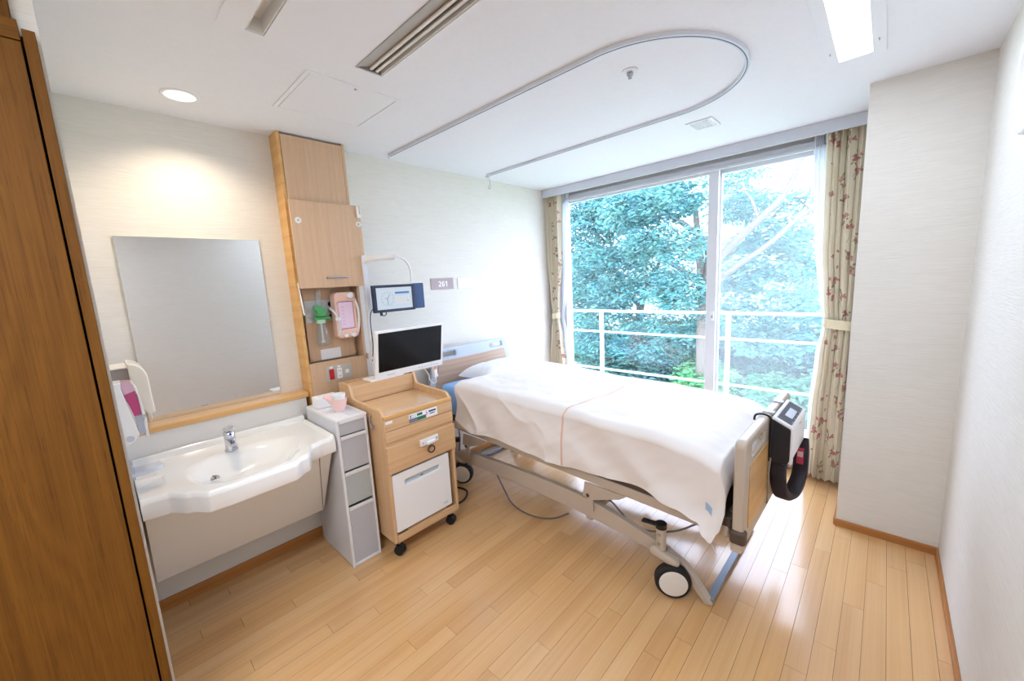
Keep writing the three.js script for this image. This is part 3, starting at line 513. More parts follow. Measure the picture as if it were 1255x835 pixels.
// ------------------------------------------------------------------ bedside cabinet with fridge, television
{
  const x0 = 0.19, x1 = 0.735, z0 = 1.925, z1 = 2.4, K = M.cabinet, KH = M.cabinetH;
  const b = thing('bedside_cabinet', 'oak bedside cabinet on castors with drawers and tray top', 'cabinet', [0.46, 0, 2.165]);
  const sideShape = () => roundPoly([[x0, 0.1], [x1 - 0.01, 0.1], [x1 - 0.01, 0.872], [x1 - 0.04, 0.905], [x0 + 0.17, 0.915], [x0 + 0.14, 1.0], [x0, 1.0]], [0.002, 0.002, 0.01, 0.02, 0.02, 0.02, 0.02]);
  for (const z of [z0, z1 - 0.02]) put(b, 'side_panel', uvm(extr(sideShape(), 0.02, 0.003)), K, [0, 0, z]);
  slab(b, 'back_panel', K, [x0, x0 + 0.015, 0.1, 0.995, z0 + 0.02, z1 - 0.02]);
  slab(b, 'ledge_top', KH, [x0 + 0.016, x0 + 0.1275, 0.965, 0.983, z0 + 0.02, z1 - 0.02], 0.003);
  slab(b, 'ledge_front', KH, [x0 + 0.128, x0 + 0.145, 0.873, 0.984, z0 + 0.02, z1 - 0.02], 0.003);
  slab(b, 'tray_top', phys({ map: oakCabinetH, roughness: 0.25, clearcoat: 1, clearcoatRoughness: 0.06 }), [x0 + 0.146, x1 - 0.005, 0.858, 0.872, z0 + 0.02, z1 - 0.02], 0.002);
  slab(b, 'tray_lip', std({ map: oakShelf, roughness: 0.4 }), [x1 - 0.014, x1 + 0.004, 0.855, 0.875, z0 + 0.004, z1 - 0.004], 0.004);
  const f1 = slab(b, 'slide_table_front', KH, [x1 - 0.018, x1, 0.787, 0.853, z0 + 0.002, z1 - 0.002], 0.003);
  for (const z of [z0 + 0.012, z1 - 0.012]) put(f1, 'screw', rot(cyl(0.004, 0.003, 10), 0, 0, PI / 2), M.steel, [x1 + 0.0005, 0.81, z]);
  slab(b, 'upper_fascia', KH, [x1 - 0.018, x1, 0.719, 0.784, z0 + 0.002, z1 - 0.002], 0.003);
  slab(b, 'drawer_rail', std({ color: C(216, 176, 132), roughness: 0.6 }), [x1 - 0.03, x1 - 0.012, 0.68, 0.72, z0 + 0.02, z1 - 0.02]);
  const dr = slab(b, 'drawer', KH, [x1 - 0.018, x1 + 0.006, 0.534, 0.697, z0 - 0.002, z1 + 0.002], 0.004);
  const lock = slab(dr, 'lock_plate', M.whiteGloss, [x1 + 0.006, x1 + 0.02, 0.634, 0.675, 2.062, 2.192], 0.003);
  put(lock, 'lock_lever', rbox(0.014, 0.022, 0.06, 0.008), M.white, [x1 + 0.022, 0.644, 2.122]);
  put(lock, 'red_mark', rbox(0.001, 0.012, 0.004, 0.0004), std({ color: C(206, 60, 70) }), [x1 + 0.0205, 0.652, 2.176]); put(lock, 'blue_mark', rbox(0.001, 0.012, 0.006, 0.0004), std({ color: C(70, 84, 110) }), [x1 + 0.0205, 0.656, 2.076]);
  put(lock, 'key_coil', rot(new THREE.TorusGeometry(0.021, 0.0042, 10, 32), 0, PI / 2 - 0.15), std({ color: C(70, 52, 48), roughness: 0.5 }), [x1 + 0.018, 0.598, 2.118]);
  put(lock, 'key_strap', rbox(0.002, 0.018, 0.003, 0.0008), M.steel, [x1 + 0.018, 0.626, 2.118]);
  const sticker = canvasTex(256, 64, (q) => {
    q.fillStyle = '#f2f4f6'; q.fillRect(0, 0, 256, 64); q.fillStyle = '#5b6b84'; q.fillRect(0, 36, 150, 28); q.fillStyle = '#1f7a5c'; q.fillRect(70, 8, 48, 20); q.fillRect(74, 36, 60, 26);
    q.fillStyle = '#26304a'; q.fillRect(8, 8, 12, 10); q.fillRect(8, 22, 12, 10); q.fillStyle = '#9aa4b6'; for (let i = 0; i < 6; i++) q.fillRect(24 + i * 7, 10, 5, 5); for (let i = 0; i < 6; i++) q.fillRect(24 + i * 7, 24, 5, 5); for (let i = 0; i < 8; i++) q.fillRect(10 + i * 8, 48, 5, 6);
    q.fillStyle = '#d05070'; q.fillRect(152, 12, 5, 34); q.fillRect(160, 20, 4, 18); q.fillStyle = '#2a3a66'; q.fillRect(176, 14, 66, 14); q.fillStyle = '#3d4d78'; q.fillRect(184, 36, 46, 8);
  });
  sticker.wrapS = sticker.wrapT = THREE.RepeatWrapping; sticker.repeat.set(-1, 1);
  const flat = (w, h) => new THREE.PlaneGeometry(w, h).rotateY(PI / 2);
  put(f1, 'instruction_sticker', flat(0.2, 0.05), std({ map: canvasFlip(sticker), roughness: 0.4 }), [x1 + 0.0012, 0.82, 2.142]);
  put(f1, 'name_label', flat(0.045, 0.016), M.white, [x1 + 0.0012, 0.838, 2.37]);
  slab(b, 'base_board', KH, [x0, x1 - 0.004, 0.1, 0.143, z0 + 0.02, z1 - 0.02], 0.003);
  for (const z of [1.985, 2.335]) put(b, 'floor_plate', rbox(0.05, 0.002, 0.06, 0.0006), std({ color: C(140, 108, 80), roughness: 0.6 }), [x1 - 0.04, 0.144, z]);
  put(b, 'side_hook', tube([[0.6, 0.86, 2.4], [0.6, 0.86, 2.412], [0.6, 0.815, 2.414], [0.615, 0.79, 2.414], [0.635, 0.795, 2.414], [0.635, 0.815, 2.414]], 0.004, 30, 8), M.steel, [0, 0, 0]);
  for (const x of [x0 + 0.05, x1 - 0.045]) for (const z of [z0 + 0.045, z1 - 0.045]) {
    const c = put(b, 'castor', rot(merge([cyl(0.03, 0.018, 28).translate(0, 0.012, 0), cyl(0.03, 0.018, 28).translate(0, -0.012, 0)]), PI / 2, 0.5), M.rubber, [x, 0.03, z]);
    put(c, 'castor_housing', rbox(0.05, 0.034, 0.022, 0.01), M.black, [x - 0.004, 0.052, z], [0, 0.5, 0]); put(c, 'castor_stem', cyl(0.008, 0.04, 12), M.steel, [x - 0.004, 0.085, z]);
  }
  // small fridge in the opening
  const f = thing('mini_fridge', 'small white fridge inside the bedside cabinet', 'fridge', [0.5, 0.146, 2.18]);
  const fx = x1 - 0.012, W2 = phys({ color: C(246, 247, 250), roughness: 0.28, clearcoat: 0.4, clearcoatRoughness: 0.1 });
  slab(f, 'body', W2, [x0 + 0.03, fx - 0.04, 0.146, 0.5, 1.98, 2.375], 0.006);
  const sh = rrect(1.975, 0.158, 2.379, 0.515, 0.012); sh.holes.push(rrect(2.05, 0.43, 2.3, 0.462, 0.012, new THREE.Path()));
  put(f, 'door', rot(extr(sh, 0.036, 0.004), 0, -PI / 2), W2, [fx, 0, 0]);
  slab(f, 'grip_recess', std({ color: C(196, 206, 214), roughness: 0.4 }), [fx - 0.03, fx - 0.016, 0.425, 0.467, 2.045, 2.305]);
  slab(f, 'grip_mark', M.black, [fx - 0.0155, fx - 0.015, 0.436, 0.442, 2.165, 2.185]);
  put(f, 'badge', flat(0.05, 0.02), std({ map: canvasFlip(canvasTex(128, 48, (q) => { q.fillStyle = '#eef0f4'; q.fillRect(0, 0, 128, 48); q.strokeStyle = '#5aa0b4'; q.lineWidth = 7; q.beginPath(); q.moveTo(30, 30); q.lineTo(48, 24); q.moveTo(58, 34); q.quadraticCurveTo(66, 8, 76, 30); q.moveTo(84, 32); q.quadraticCurveTo(94, 10, 104, 26); q.stroke(); })), roughness: 0.4 }), [fx + 0.0008, 0.19, 2.025]);
}
function canvasFlip(t) { t.repeat.set(1, 1); t.wrapS = THREE.ClampToEdgeWrapping; return t; }
{
  const t = thing('television', 'white framed television on the bedside cabinet, screen off', 'television', [0.33, 0.985, 1.95]);
  const cx = 0.345, cy = 1.153, cz = 1.948, tilt = -0.16;   // top leans forward a little
  const g = new THREE.Group(); void g;
  const R = (dx, dy, dz) => { const c = Math.cos(tilt), s = Math.sin(tilt); return [cx + dx * c - dy * s, cy + dx * s + dy * c, cz + dz]; };
  put(t, 'housing', rbox(0.03, 0.325, 0.535, 0.008), M.whiteGloss, R(0, 0, 0), [0, 0, tilt]);
  put(t, 'back_shell', rbox(0.03, 0.25, 0.44, 0.012), M.white, R(-0.026, 0, 0), [0, 0, tilt]);
  put(t, 'screen', rbox(0.002, 0.262, 0.495, 0.0008), phys({ color: C(9, 11, 16), roughness: 0.16, specularIntensity: 0.55 }), R(0.0155, 0.015, 0), [0, 0, tilt]);
  for (let i = 0; i < 7; i++) put(t, 'button', rbox(0.002, 0.006, 0.014, 0.0008), std({ color: C(188, 194, 204) }), R(0.0157, -0.14, -0.06 - i * 0.026), [0, 0, tilt]);
  put(t, 'indicator_strip', rbox(0.001, 0.004, 0.06, 0.0004), std({ color: C(180, 186, 198) }), R(0.0157, -0.143, 0.16), [0, 0, tilt]);
  put(t, 'stand_post', rbox(0.02, 0.16, 0.06, 0.006), M.white, [0.285, 1.06, 2.1]);
  put(t, 'stand_foot', rbox(0.12, 0.012, 0.24, 0.004), M.white, [0.272, 0.99, 2.13]);
}
{ // screen terminal on a jointed arm from the wall
  const t = thing('bedside_terminal', 'dark blue bedside tablet terminal showing clock and calendar', 'tablet', [0.31, 1.5, 1.97]);
  const navy = std({ color: C(30, 44, 74), roughness: 0.45 });
  slab(t, 'housing', navy, [0.298, 0.324, 1.422, 1.6, 1.862, 2.172], 0.006);
  slab(t, 'speaker_block', std({ color: C(58, 84, 128), roughness: 0.6 }), [0.29, 0.32, 1.428, 1.603, 1.782, 1.861], 0.006);
  const scr = canvasTex(512, 288, (q, w, h) => {
    q.fillStyle = '#dceaf8'; q.fillRect(0, 0, w, h); q.strokeStyle = '#b4c4dc'; q.lineWidth = 4; q.beginPath(); q.arc(150, 150, 92, 0, 7); q.stroke();
    q.fillStyle = '#8fa3c2'; for (let i = 0; i < 12; i++) { const a = i * PI / 6; q.fillRect(146 + 78 * Math.sin(a), 146 - 78 * Math.cos(a), 8, 8); }
    q.strokeStyle = '#4a5c80'; q.lineWidth = 5; q.beginPath(); q.moveTo(150, 150); q.lineTo(116, 136); q.moveTo(150, 150); q.lineTo(182, 90); q.moveTo(150, 150); q.lineTo(153, 226); q.stroke();
    q.fillStyle = '#4a86d8'; q.fillRect(262, 62, 210, 24); q.fillStyle = '#c8daf0'; q.fillRect(262, 90, 210, 14); q.fillStyle = '#eef3fa'; q.fillRect(262, 106, 210, 116);
    q.fillStyle = '#a9b4d2'; for (let r = 0; r < 5; r++) for (let c = 0; c < 7; c++) q.fillRect(272 + c * 28, 114 + r * 22, 10, 8); q.fillStyle = '#8cc88c'; q.fillRect(436, 178, 24, 16);
  });
  put(t, 'screen', new THREE.PlaneGeometry(0.262, 0.142).rotateY(PI / 2), std({ map: scr, color: 0x555555, emissive: 0xffffff, emissiveMap: scr, emissiveIntensity: 0.62, roughness: 0.25 }), [0.3245, 1.511, 2.018]);
  put(t, 'cable_loop', tube([[0.31, 1.425, 2.12], [0.312, 1.405, 2.115], [0.315, 1.4, 2.1], [0.312, 1.41, 2.085], [0.31, 1.425, 2.085]], 0.003, 24, 6), M.black, [0, 0, 0]);
  put(t, 'cable_plug', rbox(0.012, 0.024, 0.016, 0.003), M.black, [0.312, 1.413, 2.12]);
  put(t, 'side_cable', tube([[0.305, 1.45, 2.172], [0.3, 1.43, 2.185], [0.29, 1.38, 2.19], [0.25, 1.3, 2.17], [0.24, 1.2, 2.165], [0.22, 1.1, 2.17]], 0.003, 40, 6), M.black, [0, 0, 0]);
  const a = thing('terminal_arm', 'white curved arm carrying the bedside tablet terminal', 'arm', [0.2, 1.78, 2.1]);
  put(a, 'arm_tube', tube([[0.17, 1.76, 2.13], [0.24, 1.775, 2.11], [0.32, 1.783, 1.99]], 0.019, 30, 16), M.white, [0, 0, 0]);
  put(a, 'arm_curve', tube([[0.31, 1.786, 2.0], [0.32, 1.782, 1.96], [0.315, 1.75, 1.9], [0.3, 1.69, 1.865], [0.285, 1.6, 1.86], [0.285, 1.5, 1.9]], 0.007, 40, 10), M.white, [0, 0, 0]);
  const p = slab(a, 'pole', M.alu, [0.155, 0.185, 0.99, 1.8, 2.118, 2.148], 0.004); slab(p, 'wall_bracket', M.white, [0.0, 0.155, 1.7, 1.76, 2.118, 2.148], 0.004); slab(p, 'wall_bracket', M.white, [0.0, 0.155, 1.1, 1.14, 2.118, 2.148], 0.004);
  slab(p, 'junction_box', M.white, [0.185, 0.215, 1.075, 1.155, 2.12, 2.16], 0.006);
  put(a, 'coiled_cable', tube([[0.2, 1.3, 2.15], [0.225, 1.24, 2.17], [0.23, 1.17, 2.14], [0.225, 1.12, 2.17], [0.235, 1.07, 2.14], [0.23, 1.04, 2.17], [0.22, 1.0, 2.15]], 0.0045, 60, 6), M.offwhite, [0, 0, 0]);
  const c = thing('call_handset', 'white nurse call handset with red button hanging by cabinet', 'handset', [0.3, 0.96, 1.72]);
  put(c, 'handset', rbox(0.024, 0.11, 0.04, 0.01, 3), M.whiteGloss, [0.3, 0.955, 1.735], [0.12, 0, 0]);
  put(c, 'call_button', rot(cyl(0.011, 0.004, 20), 0, 0, PI / 2), std({ color: C(236, 150, 130), roughness: 0.4 }), [0.3125, 0.975, 1.735]);
  put(c, 'cord', tube([[0.3, 0.9, 1.73], [0.305, 0.87, 1.73], [0.3, 0.86, 1.75], [0.29, 0.89, 1.775], [0.28, 0.93, 1.775], [0.22, 1.0, 1.8]], 0.004, 40, 6), M.white, [0, 0, 0]);
}
{ // room number plate and blank name plate
  const n = thing('bed_number_plate', 'mauve brown plate with the number 261 on wall', 'sign', [0, 1.59, 1.38]);
  slab(n, 'plate', std({ color: C(178, 160, 162), roughness: 0.5 }), [0.0005, 0.006, 1.543, 1.634, 1.263, 1.494], 0.002);
  put(n, 'lettering', new THREE.PlaneGeometry(0.14, 0.0875).rotateY(PI / 2), std({ map: canvasTex(192, 120, (q) => { q.fillStyle = '#b2a0a2'; q.fillRect(0, 0, 192, 120); q.fillStyle = '#f6f2f4'; q.font = 'bold 84px sans-serif'; q.textAlign = 'center'; q.fillText('261', 96, 92); }), roughness: 0.5 }), [0.0066, 1.589, 1.372]);
  const w = thing('name_plate', 'blank white name plate beside the number plate', 'sign', [0, 1.59, 1.13]);
  slab(w, 'plate', M.white, [0.0005, 0.006, 1.541, 1.632, 1.048, 1.216], 0.002); slab(w, 'insert', M.whiteGloss, [0.006, 0.0066, 1.548, 1.625, 1.075, 1.21]);
}
{ // clock on the right wall
  const c = thing('clock', 'round white rimmed wall clock on the right wall', 'clock', [W, 2.135, 1.405]);
  const cy = 2.135, cz = 1.405;
  put(c, 'rim', rot(lathe([[0.16, 0], [0.186, 0], [0.19, 0.016], [0.187, 0.03], [0.179, 0.035], [0.171, 0.03], [0.168, 0.018], [0.16, 0.018]], 64), 0, 0, PI / 2), M.whiteGloss, [W, cy, cz]);
  put(c, 'face', rot(cyl(0.168, 0.012, 48), 0, 0, PI / 2), std({ color: C(214, 218, 226), roughness: 0.6 }), [W - 0.012, cy, cz]);
  for (let i = 0; i < 12; i++) { const a = i * PI / 6; put(c, 'hour_mark', rbox(0.001, 0.016, 0.005, 0.0003), M.black, [W - 0.0185, cy + 0.12 * Math.cos(a), cz + 0.12 * Math.sin(a)], [a, 0, 0]); }
  put(c, 'hour_hand', rbox(0.001, 0.07, 0.008, 0.0003), M.black, [W - 0.02, cy + 0.015, cz + 0.03], [1.05, 0, 0]); put(c, 'minute_hand', rbox(0.001, 0.1, 0.006, 0.0003), M.black, [W - 0.021, cy + 0.045, cz - 0.005], [-0.1, 0, 0]);
}
// ------------------------------------------------------------------ hospital bed (its own axes: x along the bed, z towards the room's near side)
const BED = [1.3, 0, 1.2], TURN = -0.0175, TILT = -0.026;
function bedThing(name, label, category, group) { const o = thing(name, label, category, BED, group); o.rotation.y = TURN; off.set(o, [0, 0, 0]); return o; }
const ty = (x) => Math.tan(TILT) * x;            // the lying surface dips a little to the foot
{
  const b = bedThing('hospital_bed', 'electric hospital bed with beige frame and wood-panelled boards', 'bed');
  const T = M.taupe;
  // head board
  const hb = roundPoly([[-0.49, 0.36], [0.49, 0.36], [0.49, 0.72], [0.392, 1.062], [-0.392, 1.062], [-0.49, 0.72]], [0.02, 0.02, 0.1, 0.045, 0.045, 0.1]);
  for (const s of [-1, 1]) hb.holes.push(roundPoly([[s * 0.355, 0.99], [s * 0.19, 0.99], [s * 0.19, 1.032], [s * 0.35, 1.032]], 0.012, new THREE.Path()));
  const head = put(b, 'headboard', rot(extr(hb, 0.035, 0.007, 3), 0, PI / 2), M.coolLitGrey, [-1.225, 0, 0]);
  put(head, 'wood_panel', uvm(rot(extr(roundPoly([[-0.43, 0.42], [0.43, 0.42], [0.43, 0.72], [0.37, 0.965], [-0.37, 0.965], [-0.43, 0.72]], 0.012), 0.006, 0.001), 0, PI / 2)), M.bedWood, [-1.1915, 0, 0]);
  // foot board
  const fb = rrect(-0.455, 0.4, 0.455, 0.885, 0.04);
  for (const s of [-1, 1]) fb.holes.push(rrect(s > 0 ? 0.13 : -0.35, 0.792, s > 0 ? 0.35 : -0.13, 0.838, 0.014, new THREE.Path()));
  const foot = put(b, 'footboard', rot(extr(fb, 0.044, 0.012, 4), 0, PI / 2), T, [1.0, 0, 0]);
  put(foot, 'wood_panel', uvm(rot(extr(rrect(-0.385, 0.47, 0.385, 0.762, 0.012), 0.004, 0.001), 0, PI / 2)), std({ map: oakShelf, roughness: 0.28 }), [1.0425, 0, 0]);
  put(foot, 'inner_panel', uvm(rot(extr(rrect(-0.385, 0.47, 0.385, 0.762, 0.012), 0.004, 0.001), 0, PI / 2)), M.bedWood, [0.9975, 0, 0]);
  for (const s of [-1, 1]) put(foot, 'corner_bumper', rbox(0.062, 0.062, 0.05, 0.014, 3), M.taupeDark, [1.024, 0.455, s * 0.442]);
  for (const s of [-1, 1]) put(foot, 'post_sleeve', rbox(0.05, 0.05, 0.04, 0.01, 3), T, [1.022, 0.405, s * 0.436]);
  // lying frame
  for (const s of [-1, 1]) {
    put(b, 'side_rail', rbox(2.14, 0.056, 0.026, 0.006), T, [-0.09, 0.4675 + ty(-0.09), s * 0.408], [0, 0, TILT]);
    put(b, 'edge_strip', rbox(2.04, 0.062, 0.02, 0.004), M.taupeDark, [-0.06, 0.525 + ty(-0.06), s * 0.405], [0, 0, TILT]);
  }
  for (const x of [-1.1, -0.5, 0.1, 0.6, 0.96]) put(b, 'cross_member', rbox(0.04, 0.04, 0.8, 0.005), T, [x, 0.468 + ty(x), 0]);
  put(b, 'deck', box(2.06, 0.01, 0.8), M.taupeDark, [-0.07, 0.53 + ty(-0.07), 0], [0, 0, TILT]);
  put(b, 'end_block', rbox(0.05, 0.05, 0.06, 0.006), M.taupeDark, [0.965, 0.485, 0.39]);
  // base beams bowed along the floor
  const bx = (p) => p.map(([x, y]) => [x - 1.3, y]);
  const top = bx([[0.115, 0.012], [0.16, 0.09], [0.24, 0.215], [0.34, 0.272], [0.5, 0.289], [0.9, 0.306], [1.3, 0.312], [1.6, 0.292], [1.92, 0.226], [2.03, 0.186], [2.1, 0.148], [2.21, 0.012]]);
  const bot = bx([[2.18, 0.0], [2.075, 0.108], [2.0, 0.138], [1.9, 0.157], [1.6, 0.187], [1.3, 0.2], [0.9, 0.2], [0.5, 0.192], [0.36, 0.178], [0.26, 0.13], [0.145, 0.0]]);
  const beam = new THREE.Shape(); beam.moveTo(...top[0]); beam.splineThru(top.slice(1).map((p) => new THREE.Vector2(...p))); beam.lineTo(...bot[0]); beam.splineThru(bot.slice(1).map((p) => new THREE.Vector2(...p))); beam.closePath();
  for (const s of [-1, 1]) {
    const bm = put(b, 'base_beam', extr(beam, 0.036, 0.004, 2, 60), T, [0, 0, s > 0 ? 0.352 : -0.388]);
    for (const x of [-0.86, 0.245]) {
      put(bm, 'bracket_link', rbox(0.045, 0.13, 0.014, 0.006), T, [x + 0.005, 0.31, s * 0.399]);
      put(bm, 'pivot_pin', rot(cyl(0.012, 0.012, 20), PI / 2), M.taupeDark, [x, 0.345, s * 0.41]);
      put(bm, 'bracket_tab', rbox(0.05, 0.04, 0.02, 0.01), T, [x - 0.02, 0.185, s * 0.37]);
    }
  }
  for (const s of [-1, 1]) for (const x of [-0.86, 0.245]) {
    const k = poly([[-0.035, -0.04], [0.03, -0.045], [0.2, 0.02], [0.24, 0.05], [-0.02, 0.05]]);
    put(b, 'hanger_plate', extr(k, 0.012, 0.002), T, [x, 0.372 + (x < 0 ? 0.02 : 0), s > 0 ? 0.404 : -0.416]);
  }
  const st = std({ color: C(140, 150, 166), roughness: 0.45, metalness: 0.3 });
  put(b, 'floor_bar', rbox(0.034, 0.024, 0.74, 0.004), st, [0.893, 0.016, 0]); put(b, 'floor_bar', rbox(0.05, 0.026, 0.79, 0.004), st, [-1.17, 0.016, 0]);
  for (const x of [-0.86, 0.245]) put(b, 'torsion_tube', rot(cyl(0.02, 0.74, 20), PI / 2), T, [x + 0.02, 0.25, 0]);
  for (const x of [-0.7, 0.41]) put(b, 'lift_arm', rbox(0.3, 0.05, 0.03, 0.006), st, [x, 0.34, 0.1], [0, 0, 0.55]);
  put(b, 'motor', rbox(0.3, 0.1, 0.12, 0.03, 3), M.taupeDark, [-0.2, 0.4, -0.1]);
  // castors
  const wheel = (x, z, yaw, near) => {
    const c = put(b, 'castor', rot(lathe([[0, -0.03], [0.066, -0.03], [0.079, -0.026], [0.085, -0.016], [0.085, 0.016], [0.079, 0.026], [0.066, 0.03], [0, 0.03]], 48), PI / 2, yaw), M.rubber, [x, 0.0855, z]);
    for (const s of [-1, 1]) put(c, 'hub_cap', rot(lathe([[0, 0.0345 * s], [0.03, 0.035 * s], [0.064, 0.032 * s], [0.066, 0.03 * s], [0.066, 0.028 * s]], 40), PI / 2, yaw), Object.assign(M.offwhite, { side: THREE.DoubleSide }), [x, 0.0855, z]);
    const sx = x - 0.068, sz = z - 0.02;
    put(c, 'fork', rbox(0.15, 0.05, 0.05, 0.02, 3), T, [(x + sx) / 2 - 0.012, 0.188, (z + sz) / 2], [0, 0.1, -0.3]);
    put(c, 'swivel_ring', cyl(0.03, 0.03, 24), M.chrome, [sx, 0.2, sz]); put(c, 'stem', cyl(0.024, 0.125, 20), T, [sx, 0.272, sz]);
    put(c, 'stem_cap', cyl(0.027, 0.025, 20), M.black, [sx, 0.34, sz]);
    if (near) { put(c, 'brake_pedal', rbox(0.1, 0.014, 0.03, 0.006), M.black, [sx - 0.05, 0.335, sz], [0, 0, 0.1]); for (const dy of [0.25, 0.3]) put(c, 'bolt', rot(cyl(0.008, 0.006, 12), PI / 2), M.steel, [sx, dy, sz + 0.025]); }
  };
  wheel(0.742, 0.43, 0.52, true); wheel(-0.96, 0.385, 0.6, false); wheel(0.735, -0.4, 0.1, false); wheel(-0.96, -0.4, 0.2, false);
}
const nz2 = (x, y, s, o = 3) => fbm(x / 16, y / 16, 16, 16, s, o);   // plain noise with unit cells
{
  const m = bedThing('mattress', 'mattress in a light blue sheet on hospital bed', 'mattress');
  put(m, 'mattress_body', rbox(2.03, 0.235, 0.86, 0.045, 4), std({ color: C(142, 186, 240), roughness: 0.9 }), [-0.115, 0.6545 + ty(-0.115), 0], [0, 0, TILT]);
}
{
  const p = bedThing('pillow', 'white pillow at the head of the bed', 'pillow');
  const cloth = std({ color: C(238, 240, 248), roughness: 0.95 });
  const half = (s) => surf((u, v) => {
    const a = 2 * u - 1, b = 2 * v - 1, t = Math.pow(Math.max(0, (1 - a ** 4) * (1 - b ** 4)), 0.55), pin = 1 - 0.1 * (1 - Math.abs(a)) * 0.3 - 0.06 * Math.abs(a * b) * 0;
    return [-0.93 + 0.185 * a * (1 - 0.05 * (1 - b * b)) * pin, 0.832 + s * (s > 0 ? 0.088 : 0.03) * t + 0.006 * (nz2(a * 4 + 9, b * 5 + 3, 77) - 0.5) * 2 * t, -0.06 + 0.31 * b * (1 - 0.06 * (1 - a * a))];
  }, 40, 56);
  put(p, 'pillow_case', merge([half(1), half(-1)]), Object.assign(cloth, { side: THREE.DoubleSide }), [0, 0, 0]);
}
{ // white coverlet draped over the bed
  const r = 0.055, zm = 0.463, flat = 2 * (zm - r), q = PI * r / 2;
  const hem = (x) => interp([[-0.93, 0.508], [-0.5, 0.521], [-0.14, 0.51], [0.15, 0.508], [0.38, 0.518], [0.62, 0.528], [0.77, 0.507], [0.87, 0.48], [0.9, 0.43], [0.93, 0.41], [0.955, 0.46], [0.985, 0.6]], x);
  const top = (x) => 0.852 - 0.032 * x - 0.035 * (1 - ss(-0.94, -0.84, x)) - 0.012 * ss(0.55, 0.9, x);
  const D = (uu, t, lift = 0) => {               // uu along the bed 0..1, t across 0..1
    const xs = -0.885 + 0.1 * ss(0.16, 0.34, t) * (1 - 0.9 * ss(0.66, 0.82, t)), x = uu <= 0.93 ? lerp(xs, 0.95, uu / 0.93) : 0.95 + 0.022 * Math.sin((uu - 0.93) / 0.07 * PI / 2), fall = uu <= 0.93 ? 0.04 * Math.pow(ss(0.8, 0.95, x), 2) : 0.04 + 0.14 * (uu - 0.93) / 0.07;
    const y0 = top(x) - fall, lf = y0 - r - 0.5, ln = Math.max(0.05, y0 - r - hem(x)), S = t * (lf + ln + flat + 2 * q);
    let y, z, ny = 0, nz = 0;
    if (S < lf) { y = 0.5 + S; z = -zm; nz = -1; }
    else if (S < lf + q) { const a = (S - lf) / r; y = y0 - r + r * Math.sin(a); z = -zm + r - r * Math.cos(a); ny = Math.sin(a); nz = -Math.cos(a); }
    else if (S < lf + q + flat) { z = -zm + r + S - lf - q; y = y0; ny = 1; }
    else if (S < lf + 2 * q + flat) { const a = (S - lf - q - flat) / r; y = y0 - r + r * Math.cos(a); z = zm - r + r * Math.sin(a); ny = Math.cos(a); nz = Math.sin(a); }
    else { y = y0 - r - (S - lf - 2 * q - flat); z = zm; nz = 1; }
    const depth = Math.max(0, Math.min(1, (y0 - y) / 0.36));
    // soft swelling, folds and creases of the cloth
    const puff = 0.028 * (nz2(x * 2.2 + 40, z * 2.4 + 40, 301, 2) - 0.5) + 0.012 * (nz2(x * 7 + 40, z * 8 + 40, 302, 3) - 0.5);
    const rdg = (v) => { const k = 1 - Math.abs(2 * v - 1); return k * k; };
    const crease = rdg(nz2(x * 2.6 + y * 3.2 + 70, (x - y) * 1.3 + 50, 311, 2)) - 0.4, topCrease = rdg(nz2((x + 0.5 * z) * 2.8 + 70, (z - 0.3 * x) * 3.4 + 50, 313, 3)) - 0.4;
    const diag = nz2((x * 1.6 - y * 2.6) * 2.2 + 60, (x * 2.6 + y * 1.6) * 0.8 + 60, 303, 3) - 0.5, fold = nz2(x * 5.5 + 40, y * 1.5 + 30, 304, 2) - 0.5;
    let d = ny * (puff + 0.011 * topCrease) + Math.abs(nz) * (0.05 * diag + 0.03 * fold + 0.055 * crease) * (0.25 + 0.75 * depth) + lift;
    d += Math.abs(nz) * 0.006 * depth;
    if (nz > 0) d += 0.03 * ss(0.62, 0.86, x) * depth * nz * (0.6 + 0.8 * Math.sin((x - 0.62) * 16) * 0.5);
    y += ny * d; z += nz * d; y += -0.018 * Math.pow(Math.abs(z) / zm, 6) * ny;
    if (uu > 0.9) z *= 1 - 0.04 * (uu - 0.9) / 0.1;
    return [x + 0.006 * (fold) * depth, y, z];
  };
  const cv = bedThing('coverlet', 'white cotton coverlet draped over the bed', 'bedding');
  const weave = tex(128, 128, (u, v) => grey(128 + 60 * (vn(u * 64, v * 64, 64, 64, 3) - 0.5) + 40 * (vn(u * 16, v * 16, 16, 16, 5) - 0.5)), false, 0.02, 0.02);
  const cotton = std({ color: C(240, 236, 236), roughness: 0.96, side: THREE.DoubleSide, bumpMap: weave, bumpScale: 0.0002 });
  const nu = 260, nv = 220, g = surf((u, v) => D(u, v), nu, nv); const uv = g.attributes.uv; for (let i = 0; i < uv.count; i++) uv.setXY(i, uv.getX(i) * 2, uv.getY(i) * 1.6);
  put(cv, 'cloth', g, cotton, [0, 0, 0]);
  const tp = 0.93 * (0.1 + 0.93) / 1.88;
  put(cv, 'seam_tape', surf((u, v) => { const k = D(tp + (u - 0.5) * 0.0055 + 0.012 * (0.5 - v), v * 0.995 + 0.002, 0.0016); return k; }, 2, 170), std({ color: C(236, 196, 178), roughness: 0.9, side: THREE.DoubleSide }), [0, 0, 0], [0, 0, 0], 'pale orange seam tape');
  put(cv, 'blue_tag', surf((u, v) => D(0.903 + u * 0.014, 0.905 + v * 0.022, 0.003), 4, 4), std({ color: C(160, 186, 214), roughness: 0.8, side: THREE.DoubleSide }), [0, 0, 0]);
  put(cv, 'corner_tie', tube([D(0.918, 0.99), [0.935, 0.4, 0.49], [0.945, 0.385, 0.494], [0.957, 0.37, 0.497]], 0.0015, 16, 6), M.offwhite, [0, 0, 0]);
}
